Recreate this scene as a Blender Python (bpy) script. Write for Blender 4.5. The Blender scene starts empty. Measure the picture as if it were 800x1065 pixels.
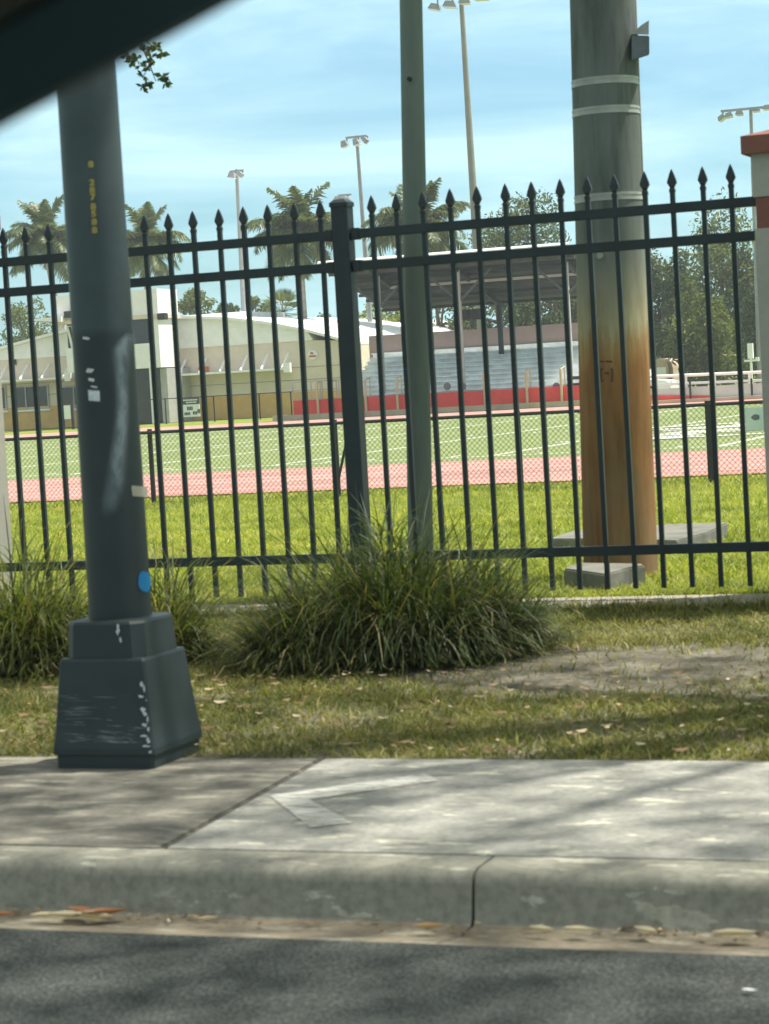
import bpy, math, random
import numpy as np
from mathutils import Vector, Matrix
R = math.radians
random.seed(7); rng = np.random.default_rng(7)
sc = bpy.context.scene
col = sc.collection
EYE = 1.22
def zz(h): return EYE + h
# ------------------------------------------------------------------ camera
F = 2400.0; W, H = 800.0, 1065.0
YAW, PITCH, ROLL = R(20.9), R(3.27), R(3.25)
fw = Vector((-math.sin(YAW)*math.cos(PITCH), math.cos(YAW)*math.cos(PITCH), -math.sin(PITCH)))
r0 = Vector((math.cos(YAW), math.sin(YAW), 0)); u0 = r0.cross(fw)
UP = u0*math.cos(ROLL) + r0*math.sin(ROLL); RT = r0*math.cos(ROLL) - u0*math.sin(ROLL)
EY = Vector((0, 0, EYE))
def ray(x, y): return fw + RT*((x-W/2)/F) - UP*((y-H/2)/F)
def PY(x, y, Y):                                  # photo direction met with the vertical plane Y
    d = ray(x, y); return EY + d*(Y/d.y)
def PZ(x, y, h):                                  # ... with the level h (relative to the eye)
    d = ray(x, y); return EY + d*(h/d.z)
def PD(x, y, z): return EY + ray(x, y)*z
def on_cyl(x, y, cx, cy, r):
    d = ray(x, y); a = d.x**2+d.y**2; b = -2*(d.x*cx+d.y*cy); c = cx*cx+cy*cy-r*r
    disc = max(0, b*b-4*a*c); return EY + d*((-b-math.sqrt(disc))/(2*a))
cd = bpy.data.cameras.new('camera'); cam = bpy.data.objects.new('camera', cd); col.objects.link(cam)
cam.matrix_world = Matrix(((RT.x, UP.x, -fw.x, 0), (RT.y, UP.y, -fw.y, 0), (RT.z, UP.z, -fw.z, EYE), (0, 0, 0, 1)))
cd.sensor_fit = 'HORIZONTAL'; cd.sensor_width = 36; cd.lens = 36*F/W
cd.clip_start = 0.05; cd.clip_end = 5000
cd.dof.use_dof = True; cd.dof.focus_distance = 70; cd.dof.aperture_fstop = 13.5
sc.camera = cam
# ------------------------------------------------------------------ materials
def nt(m):
    m.use_nodes = True; t = m.node_tree; t.nodes.clear(); return t
def N(t, kind, **kw):
    n = t.nodes.new(kind)
    for k, v in kw.items():
        if k.startswith('i_'):
            n.inputs[k[2:].replace('_', ' ')].default_value = v
        else: setattr(n, k, v)
    return n
def ramp(t, stops, fac):
    r = t.nodes.new('ShaderNodeValToRGB'); e = r.color_ramp.elements
    while len(e) < len(stops): e.new(0.5)
    for q, (p, c) in zip(e, stops):
        q.position = p; q.color = (*c, 1) if len(c) == 3 else c
    t.links.new(fac, r.inputs[0]); return r
def rgb(c): return (*c, 1)
def mixc(t, fac, a, b, mode='MIX'):
    n = t.nodes.new('ShaderNodeMix'); n.data_type = 'RGBA'; n.blend_type = mode
    for s, v in ((0, fac), (6, a), (7, b)):
        if hasattr(v, 'is_output'): t.links.new(v, n.inputs[s])
        else: n.inputs[s].default_value = v if s == 0 else rgb(v)
    return n.outputs[2]
def noise(t, scale, detail=4, vec=None, rough=.6, dist=0):
    n = N(t, 'ShaderNodeTexNoise'); n.inputs['Scale'].default_value = scale; n.inputs['Detail'].default_value = detail
    n.inputs['Roughness'].default_value = rough; n.inputs['Distortion'].default_value = dist
    if vec is not None: t.links.new(vec, n.inputs['Vector'])
    return n.outputs[0]
def wpos(t, scale=(1, 1, 1)):
    g = N(t, 'ShaderNodeNewGeometry'); m = N(t, 'ShaderNodeMapping'); m.inputs['Scale'].default_value = scale
    t.links.new(g.outputs['Position'], m.inputs['Vector']); return m.outputs[0]
def opos(t, scale=(1, 1, 1)):
    g = N(t, 'ShaderNodeTexCoord'); m = N(t, 'ShaderNodeMapping'); m.inputs['Scale'].default_value = scale
    t.links.new(g.outputs['Object'], m.inputs['Vector']); return m.outputs[0]
def finish(t, colr, rough=.8, spec=.3, metal=0, bump=None, bstr=.3, bdist=.01, extra=None):
    p = N(t, 'ShaderNodeBsdfPrincipled'); o = N(t, 'ShaderNodeOutputMaterial')
    if hasattr(colr, 'is_output'): t.links.new(colr, p.inputs['Base Color'])
    else: p.inputs['Base Color'].default_value = rgb(colr)
    p.inputs['Roughness'].default_value = rough; p.inputs['Specular IOR Level'].default_value = spec; p.inputs['Metallic'].default_value = metal
    if bump is not None:
        b = N(t, 'ShaderNodeBump'); b.inputs['Strength'].default_value = bstr; b.inputs['Distance'].default_value = bdist
        t.links.new(bump, b.inputs['Height']); t.links.new(b.outputs[0], p.inputs['Normal'])
    s = p.outputs[0]
    if extra: s = extra(t, s, colr)
    t.links.new(s, o.inputs[0]); return p
def mat(name, c, rough=.8, var=.25, scale=4., spec=.3, metal=0, bump=.2, stretch=(1, 1, 1), bdist=.004, fine=6.):
    m = bpy.data.materials.new(name); t = nt(m); v = opos(t, stretch)
    n1 = noise(t, scale, 5, v); n2 = noise(t, scale*fine, 3, v)
    lo = tuple(x*(1-var) for x in c); hi = tuple(min(1, x*(1+var)) for x in c)
    a = ramp(t, [(.3, lo), (.7, hi)], n1).outputs[0]
    b = ramp(t, [(.3, (1-var*.5,)*3), (.7, (1.0,)*3)], n2).outputs[0]
    cc = mixc(t, 1.0, a, b, 'MULTIPLY')
    finish(t, cc, rough, spec, metal, n2 if bump else None, bump, bdist); return m
def leafmat(name, stops, trans=.35, rough=.6, spec=.3, patch=0):
    m = bpy.data.materials.new(name); t = nt(m)
    g = N(t, 'ShaderNodeNewGeometry'); oi = N(t, 'ShaderNodeObjectInfo')
    c = ramp(t, stops, g.outputs['Random Per Island']).outputs[0]
    if patch:
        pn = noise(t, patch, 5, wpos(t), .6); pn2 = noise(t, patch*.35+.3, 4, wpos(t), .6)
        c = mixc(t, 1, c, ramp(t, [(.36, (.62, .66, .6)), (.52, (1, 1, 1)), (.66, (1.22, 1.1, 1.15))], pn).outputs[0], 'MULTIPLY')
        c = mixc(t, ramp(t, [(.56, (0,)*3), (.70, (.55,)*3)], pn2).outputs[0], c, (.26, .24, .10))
    def ex(t, s, cl):
        tr = N(t, 'ShaderNodeBsdfTranslucent'); mx = N(t, 'ShaderNodeMixShader'); mx.inputs[0].default_value = trans
        tc = mixc(t, 1.0, cl, (1.0, 1.0, .5), 'MULTIPLY'); sc_ = mixc(t, 1.0, tc, (1.5, 1.5, 1.3), 'MULTIPLY')
        t.links.new(sc_, tr.inputs[0]); t.links.new(s, mx.inputs[1]); t.links.new(tr.outputs[0], mx.inputs[2]); return mx.outputs[0]
    finish(t, c, rough, spec, extra=ex); return m
M = {}
M['fence'] = mat('black_fence_paint', (.013, .023, .026), .45, .3, 6, .4, bump=.1)
M['pole_paint'] = None
M['conc_pillar'] = mat('pillar_stucco', (.34, .335, .29), .9, .12, 3, bump=.35, fine=20)
M['terracotta'] = mat('terracotta_trim', (.21, .09, .068), .8, .2, 4, bump=.2)
M['galv'] = mat('weathered_grey_green_pole', (.13, .165, .145), .7, .2, 5, .3, bump=.1, stretch=(1, 1, .2))
M['white'] = mat('white_paint', (.84, .84, .83), .6, .06, 2, bump=.05)
M['offwhite'] = mat('offwhite_metal', (.84, .84, .83), .5, .08, 2, bump=.05)
M['beige'] = mat('beige_stucco', (.70, .61, .51), .9, .07, 1.2, bump=.2, fine=10)
M['ochre'] = mat('ochre_wainscot', (.66, .42, .15), .9, .1, 1.5, bump=.1)
M['darkglass'] = mat('dark_window_glass', (.03, .035, .04), .12, .2, 1, .5, bump=0)
M['darksteel'] = mat('dark_steel', (.035, .035, .035), .6, .2, 3, bump=.05)
M['roofsteel'] = mat('stand_roof_steel', (.022, .036, .040), .6, .2, 1, .3, bump=.05)
M['greysteel'] = mat('galvanised_steel', (.42, .42, .40), .5, .12, 3, .4, bump=.05)
M['alu'] = mat('weathered_aluminium_bench', (.84, .86, .85), .5, .18, 1.5, .4, bump=.05)
M['terrace_grey'] = mat('terrace_boards', (.80, .83, .82), .6, .2, 1.5, .3, bump=.05)
M['purlin_grey'] = mat('purlin_steel', (.075, .092, .098), .6, .2, 2, .3, bump=0)
M['red'] = mat('red_painted_wall', (.66, .075, .06), .8, .12, 1.5, bump=.1)
M['mauve'] = mat('mauve_block_wall', (.36, .28, .255), .9, .08, 1, bump=.1)
M['tan'] = mat('tan_concrete', (.52, .42, .30), .9, .15, 2, bump=.15)
M['yellow'] = mat('yellow_handrail', (.55, .45, .26), .6, .1, 3, bump=0)
M['towerconc'] = mat('light_tower_concrete', (.27, .27, .245), .85, .12, 1, bump=.1)
M['lampgrey'] = mat('floodlight_housing', (.30, .31, .32), .45, .15, 3, .4, bump=0)
M['lampglass'] = mat('floodlight_lens', (.75, .77, .78), .2, .1, 3, .5, bump=0)
M['bark'] = mat('tree_bark', (.15, .12, .09), .95, .35, 3, bump=.5, stretch=(1, 1, .3), bdist=.02)
M['palmtrunk'] = mat('palm_trunk', (.36, .33, .28), .9, .2, 1.5, bump=.3, stretch=(.3, .3, 3), bdist=.02)
M['crownshaft'] = mat('palm_crownshaft', (.16, .22, .07), .5, .15, 2, bump=.05)
M['stone'] = mat('weathered_concrete_slab', (.17, .17, .145), .95, .3, 5, bump=.5, bdist=.006)
M['carframe'] = mat('car_trim_plastic', (.014, .040, .050), .6, .2, 8, .3, bump=.1)
M['headliner'] = mat('headliner_cloth', (.16, .14, .12), .95, .15, 60, bump=.2)
M['rubber'] = mat('rubber_seal', (.012, .012, .014), .7, .2, 20, bump=.1)
M['carwhite'] = mat('white_car_paint', (.75, .75, .75), .25, .02, 2, .5, bump=0)
M['signwhite'] = mat('white_sign_face', (.75, .77, .77), .5, .04, 2, bump=0)
M['signdark'] = mat('dark_sign_header', (.06, .07, .075), .5, .1, 2, bump=0)
M['orange'] = mat('faded_orange_sign', (.6, .16, .07), .6, .1, 2, bump=0)
M['steelband'] = mat('steel_strap', (.36, .38, .36), .45, .2, 12, .4, bump=.1)
M['boxgrey'] = mat('pole_box_grey', (.13, .15, .17), .5, .2, 8, .4, bump=.1)
M['blue'] = mat('blue_spray_paint', (.01, .17, .38), .6, .1, 20, bump=0)
M['yellowdecal'] = mat('yellow_number_decal', (.40, .32, .08), .6, .25, 90, bump=0)
M['wornwhite'] = mat('worn_white_sticker', (.60, .64, .63), .6, .25, 60, bump=0)
M['scrape_grey'] = mat('scraped_primer', (.30, .34, .335), .7, .4, 60, bump=0)
M['tape'] = mat('beige_tape', (.34, .33, .26), .7, .1, 30, bump=0)
M['chain'] = mat('chain_link_wire', (.055, .065, .06), .5, .2, 3, .4, bump=0)
M['pink'] = None
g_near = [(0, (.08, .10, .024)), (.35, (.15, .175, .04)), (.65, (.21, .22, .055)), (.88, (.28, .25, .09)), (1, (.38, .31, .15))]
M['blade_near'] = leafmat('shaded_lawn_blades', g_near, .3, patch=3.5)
g_far = [(0, (.17, .22, .035)), (.5, (.27, .32, .055)), (.8, (.36, .385, .08)), (1, (.50, .46, .18))]
M['blade_far'] = leafmat('lawn_blades', g_far, .4, patch=.9)
M['clump'] = leafmat('ornamental_grass_blades', [(0, (.025, .042, .012)), (.5, (.05, .078, .02)), (.8, (.085, .11, .03)), (.93, (.14, .135, .055)), (1, (.24, .19, .10))], .35, .5)
M['clump_mid'] = leafmat('lighter_ornamental_grass_blades', [(0, (.04, .06, .015)), (.5, (.085, .115, .026)), (.8, (.14, .165, .04)), (.94, (.19, .175, .07)), (1, (.27, .22, .11))], .4, .5)
M['clump_dry'] = leafmat('dry_ornamental_grass_blades', [(0, (.035, .042, .016)), (.5, (.07, .072, .03)), (.8, (.11, .10, .05)), (1, (.18, .145, .08))], .3, .6)
M['leaf_dark'] = leafmat('dark_tree_leaves', [(0, (.035, .058, .022)), (.5, (.065, .098, .034)), (.85, (.115, .15, .052)), (1, (.18, .20, .08))], .3)
M['leaf_mid'] = leafmat('mid_tree_leaves', [(0, (.06, .085, .03)), (.5, (.11, .145, .045)), (.85, (.18, .21, .07)), (1, (.26, .27, .10))], .35)
M['leaf_yellow'] = leafmat('yellow_green_leaves', [(0, (.07, .10, .018)), (.5, (.14, .18, .03)), (1, (.26, .27, .06))], .35)
M['frond'] = leafmat('palm_fronds', [(0, (.045, .075, .025)), (.5, (.085, .12, .04)), (.85, (.15, .18, .065)), (1, (.25, .24, .10))], .3, .4, .4)
M['deadleaf'] = leafmat('dry_fallen_leaves', [(0, (.12, .06, .03)), (.4, (.22, .14, .075)), (.75, (.36, .28, .17)), (1, (.52, .45, .32))], .15, .7)
M['deadleaf_pale'] = leafmat('pale_fallen_leaves', [(0, (.36, .31, .22)), (1, (.48, .43, .33))], .15, .7)
M['deadleaf_brown'] = leafmat('brown_fallen_leaves', [(0, (.20, .09, .045)), (1, (.30, .15, .07))], .15, .7)

def mk(name): m = bpy.data.materials.new(name); M[name] = m; return nt(m)
# asphalt
t = mk('asphalt'); v = wpos(t)
a = ramp(t, [(.3, (.022, .027, .024)), (.7, (.039, .045, .040))], noise(t, 1.3, 5, v)).outputs[0]
b = ramp(t, [(.38, (.45,)*3), (.5, (1,)*3), (.62, (2.2,)*3)], noise(t, 130, 3, v)).outputs[0]
finish(t, mixc(t, 1, a, b, 'MULTIPLY'), .85, .3, bump=noise(t, 160, 3, v), bstr=.6, bdist=.004)
def concrete(name, c, dirt, dcol, seed=0, spec=.25):
    t = mk(name); v = wpos(t, (1, 1, 1)); vs = wpos(t, (.45, 1.6, 1))
    n1 = noise(t, 2.2+seed, 6, vs, .65); n2 = noise(t, 45, 4, v); n3 = noise(t, 14, 5, vs)
    a = ramp(t, [(.28, tuple(x*.62 for x in c)), (.5, c), (.75, tuple(x*1.15 for x in c))], n1).outputs[0]
    a = mixc(t, ramp(t, [(.5-dirt*.3, (1,)*3), (.5+.12, (0,)*3)], n3).outputs[0], a, dcol)
    b = ramp(t, [(.3, (.72,)*3), (.6, (1.04,)*3)], n2).outputs[0]
    finish(t, mixc(t, 1, a, b, 'MULTIPLY'), .92, spec, bump=n2, bstr=.35, bdist=.003)
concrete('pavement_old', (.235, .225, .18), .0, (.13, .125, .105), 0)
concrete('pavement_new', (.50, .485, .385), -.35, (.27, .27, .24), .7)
concrete('kerb_concrete', (.40, .39, .315), -.35, (.25, .245, .20), .3)
concrete('gutter_concrete', (.30, .285, .23), -.2, (.19, .165, .12), 1.1)
concrete('mow_strip', (.45, .42, .36), -.5, (.3, .28, .22), .4)
# pale, unevenly opaque patch on the pavement
t = mk('pale_patch'); v = wpos(t, (.6, 2, 1))
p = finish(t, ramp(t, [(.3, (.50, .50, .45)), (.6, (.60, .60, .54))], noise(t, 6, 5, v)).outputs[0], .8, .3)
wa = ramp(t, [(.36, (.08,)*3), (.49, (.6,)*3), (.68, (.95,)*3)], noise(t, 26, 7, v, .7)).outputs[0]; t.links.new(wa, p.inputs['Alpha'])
# near lawn soil
t = mk('lawn_soil'); v = wpos(t); 
n1 = noise(t, 1.6, 6, v, .65); n2 = noise(t, 30, 4, v); n3 = noise(t, 5, 5, v)
a = ramp(t, [(.3, (.075, .068, .05)), (.5, (.13, .12, .092)), (.7, (.20, .19, .15))], n3).outputs[0]
gcol = ramp(t, [(.3, (.07, .075, .025)), (.7, (.16, .155, .055))], n2).outputs[0]
pc0 = PZ(645, 697, -1.06); mp_ = N(t, 'ShaderNodeMapping'); mp_.inputs['Location'].default_value = (-pc0.x/.85, -pc0.y/.62, 0); mp_.inputs['Scale'].default_value = (1/.85, 1/.62, 0)
gq = N(t, 'ShaderNodeNewGeometry'); t.links.new(gq.outputs[0], mp_.inputs[0]); ln_ = N(t, 'ShaderNodeVectorMath', operation='LENGTH'); t.links.new(mp_.outputs[0], ln_.inputs[0])
mrp = N(t, 'ShaderNodeMapRange'); t.links.new(ln_.outputs[1], mrp.inputs[0]); mrp.inputs[1].default_value = .4; mrp.inputs[2].default_value = 1.3; mrp.inputs[3].default_value = -.28; mrp.inputs[4].default_value = .06
adn = N(t, 'ShaderNodeMath', operation='ADD'); t.links.new(n1, adn.inputs[0]); t.links.new(mrp.outputs[0], adn.inputs[1])
fac = ramp(t, [(.42, (0,)*3), (.62, (1,)*3)], adn.outputs[0]).outputs[0]
mx = mixc(t, fac, a, gcol); sep = N(t, 'ShaderNodeSeparateXYZ'); gg = N(t, 'ShaderNodeNewGeometry'); t.links.new(gg.outputs[0], sep.inputs[0])
b = ramp(t, [(.3, (.6,)*3), (.65, (1.2,)*3)], n2).outputs[0]
finish(t, mixc(t, 1, mx, b, 'MULTIPLY'), .95, .1, bump=n2, bstr=.8, bdist=.02)
# far lawn
t = mk('lawn'); v = wpos(t)
n1 = noise(t, .35, 5, v); n2 = noise(t, 9, 4, v)
a = ramp(t, [(.3, (.145, .20, .03)), (.55, (.20, .25, .045)), (.75, (.28, .29, .08))], n1).outputs[0]
b = ramp(t, [(.3, (.5,)*3), (.65, (1.2,)*3)], n2).outputs[0]
finish(t, mixc(t, 1, a, b, 'MULTIPLY'), .95, .1, bump=n2, bstr=.6, bdist=.03)
# turf field, track, lines
t = mk('turf'); v = wpos(t); n1 = noise(t, .25, 4, v); n2 = noise(t, 5, 4, v)
a = ramp(t, [(.3, (.165, .21, .085)), (.7, (.21, .25, .105))], n1).outputs[0]
b = ramp(t, [(.3, (.8,)*3), (.65, (1.08,)*3)], n2).outputs[0]
finish(t, mixc(t, 1, a, b, 'MULTIPLY'), .9, .1)
t = mk('track_red'); v = wpos(t); n1 = noise(t, .4, 5, v); n2 = noise(t, 12, 4, v)
a = ramp(t, [(.3, (.38, .19, .165)), (.7, (.47, .25, .22))], n1).outputs[0]
b = ramp(t, [(.3, (.85,)*3), (.65, (1.08,)*3)], n2).outputs[0]
finish(t, mixc(t, 1, mixc(t, 1, a, b, 'MULTIPLY'), ramp(t, [(.35, (.8,)*3), (.6, (1.1,)*3)], noise(t, 1.2, 5, wpos(t, (.15, 1.2, 1)))).outputs[0], 'MULTIPLY'), .9, .15)
t = mk('field_line'); v = wpos(t)
finish(t, ramp(t, [(.35, (.45, .5, .4)), (.6, (.75, .77, .72))], noise(t, 3, 4, v)).outputs[0], .9, .1)
# street light paint, darker below a set height
t = mk('street_light_paint'); v = opos(t); vs = opos(t, (1, 1, .15))
g = N(t, 'ShaderNodeNewGeometry'); sp = N(t, 'ShaderNodeSeparateXYZ'); t.links.new(g.outputs['Position'], sp.inputs[0])
n1 = noise(t, 7, 5, v); n2 = noise(t, 60, 4, v)
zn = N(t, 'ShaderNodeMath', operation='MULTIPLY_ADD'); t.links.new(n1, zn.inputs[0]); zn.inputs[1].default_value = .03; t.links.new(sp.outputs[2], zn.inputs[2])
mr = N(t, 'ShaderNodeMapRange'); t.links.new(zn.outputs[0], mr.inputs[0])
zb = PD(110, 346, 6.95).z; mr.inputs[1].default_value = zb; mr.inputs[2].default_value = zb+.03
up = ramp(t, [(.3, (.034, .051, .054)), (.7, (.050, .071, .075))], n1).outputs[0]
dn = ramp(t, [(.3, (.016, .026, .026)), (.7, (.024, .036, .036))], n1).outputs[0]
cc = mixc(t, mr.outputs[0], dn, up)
sc2 = ramp(t, [(.68, (0,)*3), (.74, (1,)*3)], noise(t, 22, 5, opos(t, (.25, .25, 3.5)), .7)).outputs[0]
mr2 = N(t, 'ShaderNodeMapRange'); t.links.new(sp.outputs[2], mr2.inputs[0]); mr2.inputs[1].default_value = .38; mr2.inputs[2].default_value = .2
fm = N(t, 'ShaderNodeMath', operation='MULTIPLY'); t.links.new(sc2, fm.inputs[0]); t.links.new(mr2.outputs[0], fm.inputs[1])
cc = mixc(t, fm.outputs[0], cc, (.30, .33, .32))
finish(t, cc, .5, .4, bump=n2, bstr=.12, bdist=.002)
# rust stained concrete pole
t = mk('stained_concrete'); v = opos(t); vs = opos(t, (3, 3, .35))
g = N(t, 'ShaderNodeNewGeometry'); sp = N(t, 'ShaderNodeSeparateXYZ'); t.links.new(g.outputs['Position'], sp.inputs[0])
n1 = noise(t, 5, 6, vs); n2 = noise(t, 50, 4, v); n3 = noise(t, 2.2, 5, v)
zn = N(t, 'ShaderNodeMath', operation='MULTIPLY_ADD'); t.links.new(n1, zn.inputs[0]); zn.inputs[1].default_value = .40; t.links.new(sp.outputs[2], zn.inputs[2])
r = N(t, 'ShaderNodeMapRange'); t.links.new(zn.outputs[0], r.inputs[0]); r.inputs[1].default_value = 1.31; r.inputs[2].default_value = 2.11
stain = ramp(t, [(0, (.26, .135, .055)), (.14, (.28, .14, .055)), (.28, (.33, .22, .105)), (.40, (.37, .335, .22)), (.56, (.29, .285, .22)), (.78, (.17, .19, .17)), (1, (.135, .158, .15))], r.outputs[0]).outputs[0]
blot = ramp(t, [(.42, (0,)*3), (.60, (1,)*3)], noise(t, 3.2, 6, opos(t, (2.2, 2.2, .6)), .65)).outputs[0]
lowm = N(t, 'ShaderNodeMapRange'); t.links.new(sp.outputs[2], lowm.inputs[0]); lowm.inputs[1].default_value = 1.35; lowm.inputs[2].default_value = .7; lowm.inputs[3].default_value = 0; lowm.inputs[4].default_value = .55
bm_ = N(t, 'ShaderNodeMath', operation='MULTIPLY'); t.links.new(blot, bm_.inputs[0]); t.links.new(lowm.outputs[0], bm_.inputs[1])
stain = mixc(t, bm_.outputs[0], stain, (.19, .15, .095))
drip = ramp(t, [(.56, (0,)*3), (.66, (.6,)*3)], noise(t, 9, 5, opos(t, (3, 3, .12)), .6)).outputs[0]
dm = N(t, 'ShaderNodeMapRange'); t.links.new(sp.outputs[2], dm.inputs[0]); dm.inputs[1].default_value = 2.1; dm.inputs[2].default_value = 1.5
dmm = N(t, 'ShaderNodeMath', operation='MULTIPLY'); t.links.new(drip, dmm.inputs[0]); t.links.new(dm.outputs[0], dmm.inputs[1])
stain = mixc(t, dmm.outputs[0], stain, (.24, .125, .055))
b = ramp(t, [(.28, (.55,)*3), (.5, (.95,)*3), (.70, (1.18,)*3)], n1).outputs[0]; c2 = ramp(t, [(.3, (.8,)*3), (.65, (1.08,)*3)], n3).outputs[0]
finish(t, mixc(t, 1, mixc(t, 1, stain, b, 'MULTIPLY'), c2, 'MULTIPLY'), .9, .2, bump=n2, bstr=.25, bdist=.003)
# soft edged pale smear on the shaft (alpha from uv)
t = mk('soft_smear'); uv = N(t, 'ShaderNodeUVMap'); s2 = N(t, 'ShaderNodeSeparateXYZ'); t.links.new(uv.outputs[0], s2.inputs[0])
a1 = N(t, 'ShaderNodeMath', operation='PINGPONG'); t.links.new(s2.outputs[0], a1.inputs[0]); a1.inputs[1].default_value = .5
sm = N(t, 'ShaderNodeMapRange', interpolation_type='SMOOTHSTEP'); t.links.new(a1.outputs[0], sm.inputs[0]); sm.inputs[1].default_value = 0; sm.inputs[2].default_value = .5
a2 = N(t, 'ShaderNodeMath', operation='PINGPONG'); t.links.new(s2.outputs[1], a2.inputs[0]); a2.inputs[1].default_value = .5
sm2 = N(t, 'ShaderNodeMapRange', interpolation_type='SMOOTHSTEP'); t.links.new(a2.outputs[0], sm2.inputs[0]); sm2.inputs[1].default_value = 0; sm2.inputs[2].default_value = .12
nn = ramp(t, [(.3, (.25,)*3), (.65, (.85,)*3)], noise(t, 30, 5, opos(t, (1, 1, .4)))).outputs[0]
m1 = N(t, 'ShaderNodeMath', operation='MULTIPLY'); t.links.new(sm.outputs[0], m1.inputs[0]); t.links.new(sm2.outputs[0], m1.inputs[1])
m2 = N(t, 'ShaderNodeMath', operation='MULTIPLY'); t.links.new(m1.outputs[0], m2.inputs[0]); t.links.new(nn, m2.inputs[1])
p = finish(t, (.30, .36, .38), .8, .2); t.links.new(m2.outputs[0], p.inputs['Alpha'])

# ------------------------------------------------------------------ builders
ORG = {}
def link(o, parent=None):
    col.objects.link(o)
    if parent is not None:
        o.parent = parent; ORG[o.name] = ORG[parent.name]
    return o
def tag(o, label=None, cat=None, group=None, kind=None):
    for k, v in (('label', label), ('category', cat), ('group', group), ('kind', kind)):
        if v: o[k] = v
    return o
def thing(name, loc, label, cat, group=None):
    o = bpy.data.objects.new(name, None); col.objects.link(o); o.location = loc; o.empty_display_size = .1
    ORG[o.name] = Vector(loc); return tag(o, label, cat, group)
class MB:
    def __init__(s): s.v = []; s.f = []; s.uv = None
    def add(s, vs, fs):
        b = len(s.v); s.v += [tuple(p) for p in vs]; s.f += [tuple(b+i for i in f) for f in fs]; return s
    def box(s, x0, x1, y0, y1, z0, z1):
        return s.add([(x0,y0,z0),(x1,y0,z0),(x1,y1,z0),(x0,y1,z0),(x0,y0,z1),(x1,y0,z1),(x1,y1,z1),(x0,y1,z1)],
                     [(0,3,2,1),(4,5,6,7),(0,1,5,4),(1,2,6,5),(2,3,7,6),(3,0,4,7)])
    def bar(s, p, q, w, h=None, up=(0, 0, 1)):
        h = h or w; p = Vector(p); q = Vector(q); d = (q-p).normalized(); u = Vector(up)
        if abs(d.dot(u)) > .98: u = Vector((0, 1, 0))
        a = d.cross(u).normalized()*w/2; b = a.cross(d).normalized()*h/2
        vs = [c+e for c in (p, q) for e in (-a-b, a-b, a+b, -a+b)]
        return s.add(vs, [(3,2,1,0),(4,5,6,7),(0,1,5,4),(1,2,6,5),(2,3,7,6),(3,0,4,7)])
    def tube(s, pts, rad, n=10, cap=True):
        pts = [Vector(p) for p in pts]; rings = []
        if not isinstance(rad, (list, tuple)): rad = [rad]*len(pts)
        for i, p in enumerate(pts):
            d = (pts[min(i+1, len(pts)-1)]-pts[max(i-1, 0)]).normalized()
            u = Vector((1, 0, 0)) if abs(d.z) > .7 else Vector((0, 0, 1))
            a = d.cross(u).normalized(); b = d.cross(a).normalized()
            rings.append([p+(a*math.cos(2*math.pi*k/n)+b*math.sin(2*math.pi*k/n))*rad[i] for k in range(n)])
        return s.loft(rings, cap)
    def loft(s, rings, cap=True):
        n = len(rings[0]); vs = [p for r_ in rings for p in r_]; fs = []
        for i in range(len(rings)-1):
            for k in range(n):
                fs.append((i*n+k, i*n+(k+1) % n, (i+1)*n+(k+1) % n, (i+1)*n+k))
        if cap:
            fs.append(tuple(reversed(range(n)))); fs.append(tuple((len(rings)-1)*n+k for k in range(n)))
        return s.add(vs, fs)
    def sqloft(s, cx, cy, levels, ch=0.0):                # (half width x, half width y, z), chamfered square rings
        rings = []
        for hx, hy, z_ in levels:
            c = ch if ch else 0
            if c: ring = [(-hx+c,-hy),(hx-c,-hy),(hx,-hy+c),(hx,hy-c),(hx-c,hy),(-hx+c,hy),(-hx,hy-c),(-hx,-hy+c)]
            else: ring = [(-hx,-hy),(hx,-hy),(hx,hy),(-hx,hy)]
            rings.append([(cx+a, cy+b, z_) for a, b in ring])
        return s.loft(rings)
    def prism(s, poly, axis, a0, a1):                     # polygon of (x,z) extruded along y, or (y,z) along x, or (x,y) along z
        def pt(p, a): return (p[0], a, p[1]) if axis == 'y' else ((a, p[0], p[1]) if axis == 'x' else (p[0], p[1], a))
        return s.loft([[pt(p, a0) for p in poly], [pt(p, a1) for p in poly]])
    def build(s, name, m, parent=None, smooth=False, bevel=0):
        me = bpy.data.meshes.new(name); org = ORG[parent.name] if parent is not None else Vector((0, 0, 0))
        me.from_pydata([(a-org.x, b-org.y, c-org.z) for a, b, c in s.v], [], s.f)
        import bmesh
        bm = bmesh.new(); bm.from_mesh(me); bmesh.ops.recalc_face_normals(bm, faces=bm.faces)
        if bevel: bmesh.ops.bevel(bm, geom=list(bm.edges), offset=bevel, segments=2, affect='EDGES')
        bm.to_mesh(me); bm.free()
        me.materials.append(m if not isinstance(m, str) else M[m])
        if smooth:
            for p in me.polygons: p.use_smooth = True
            me.set_sharp_from_angle(angle=R(40))
        o = bpy.data.objects.new(name, me); link(o, parent)
        if parent is None: ORG[o.name] = Vector((0, 0, 0))
        return o
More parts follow.
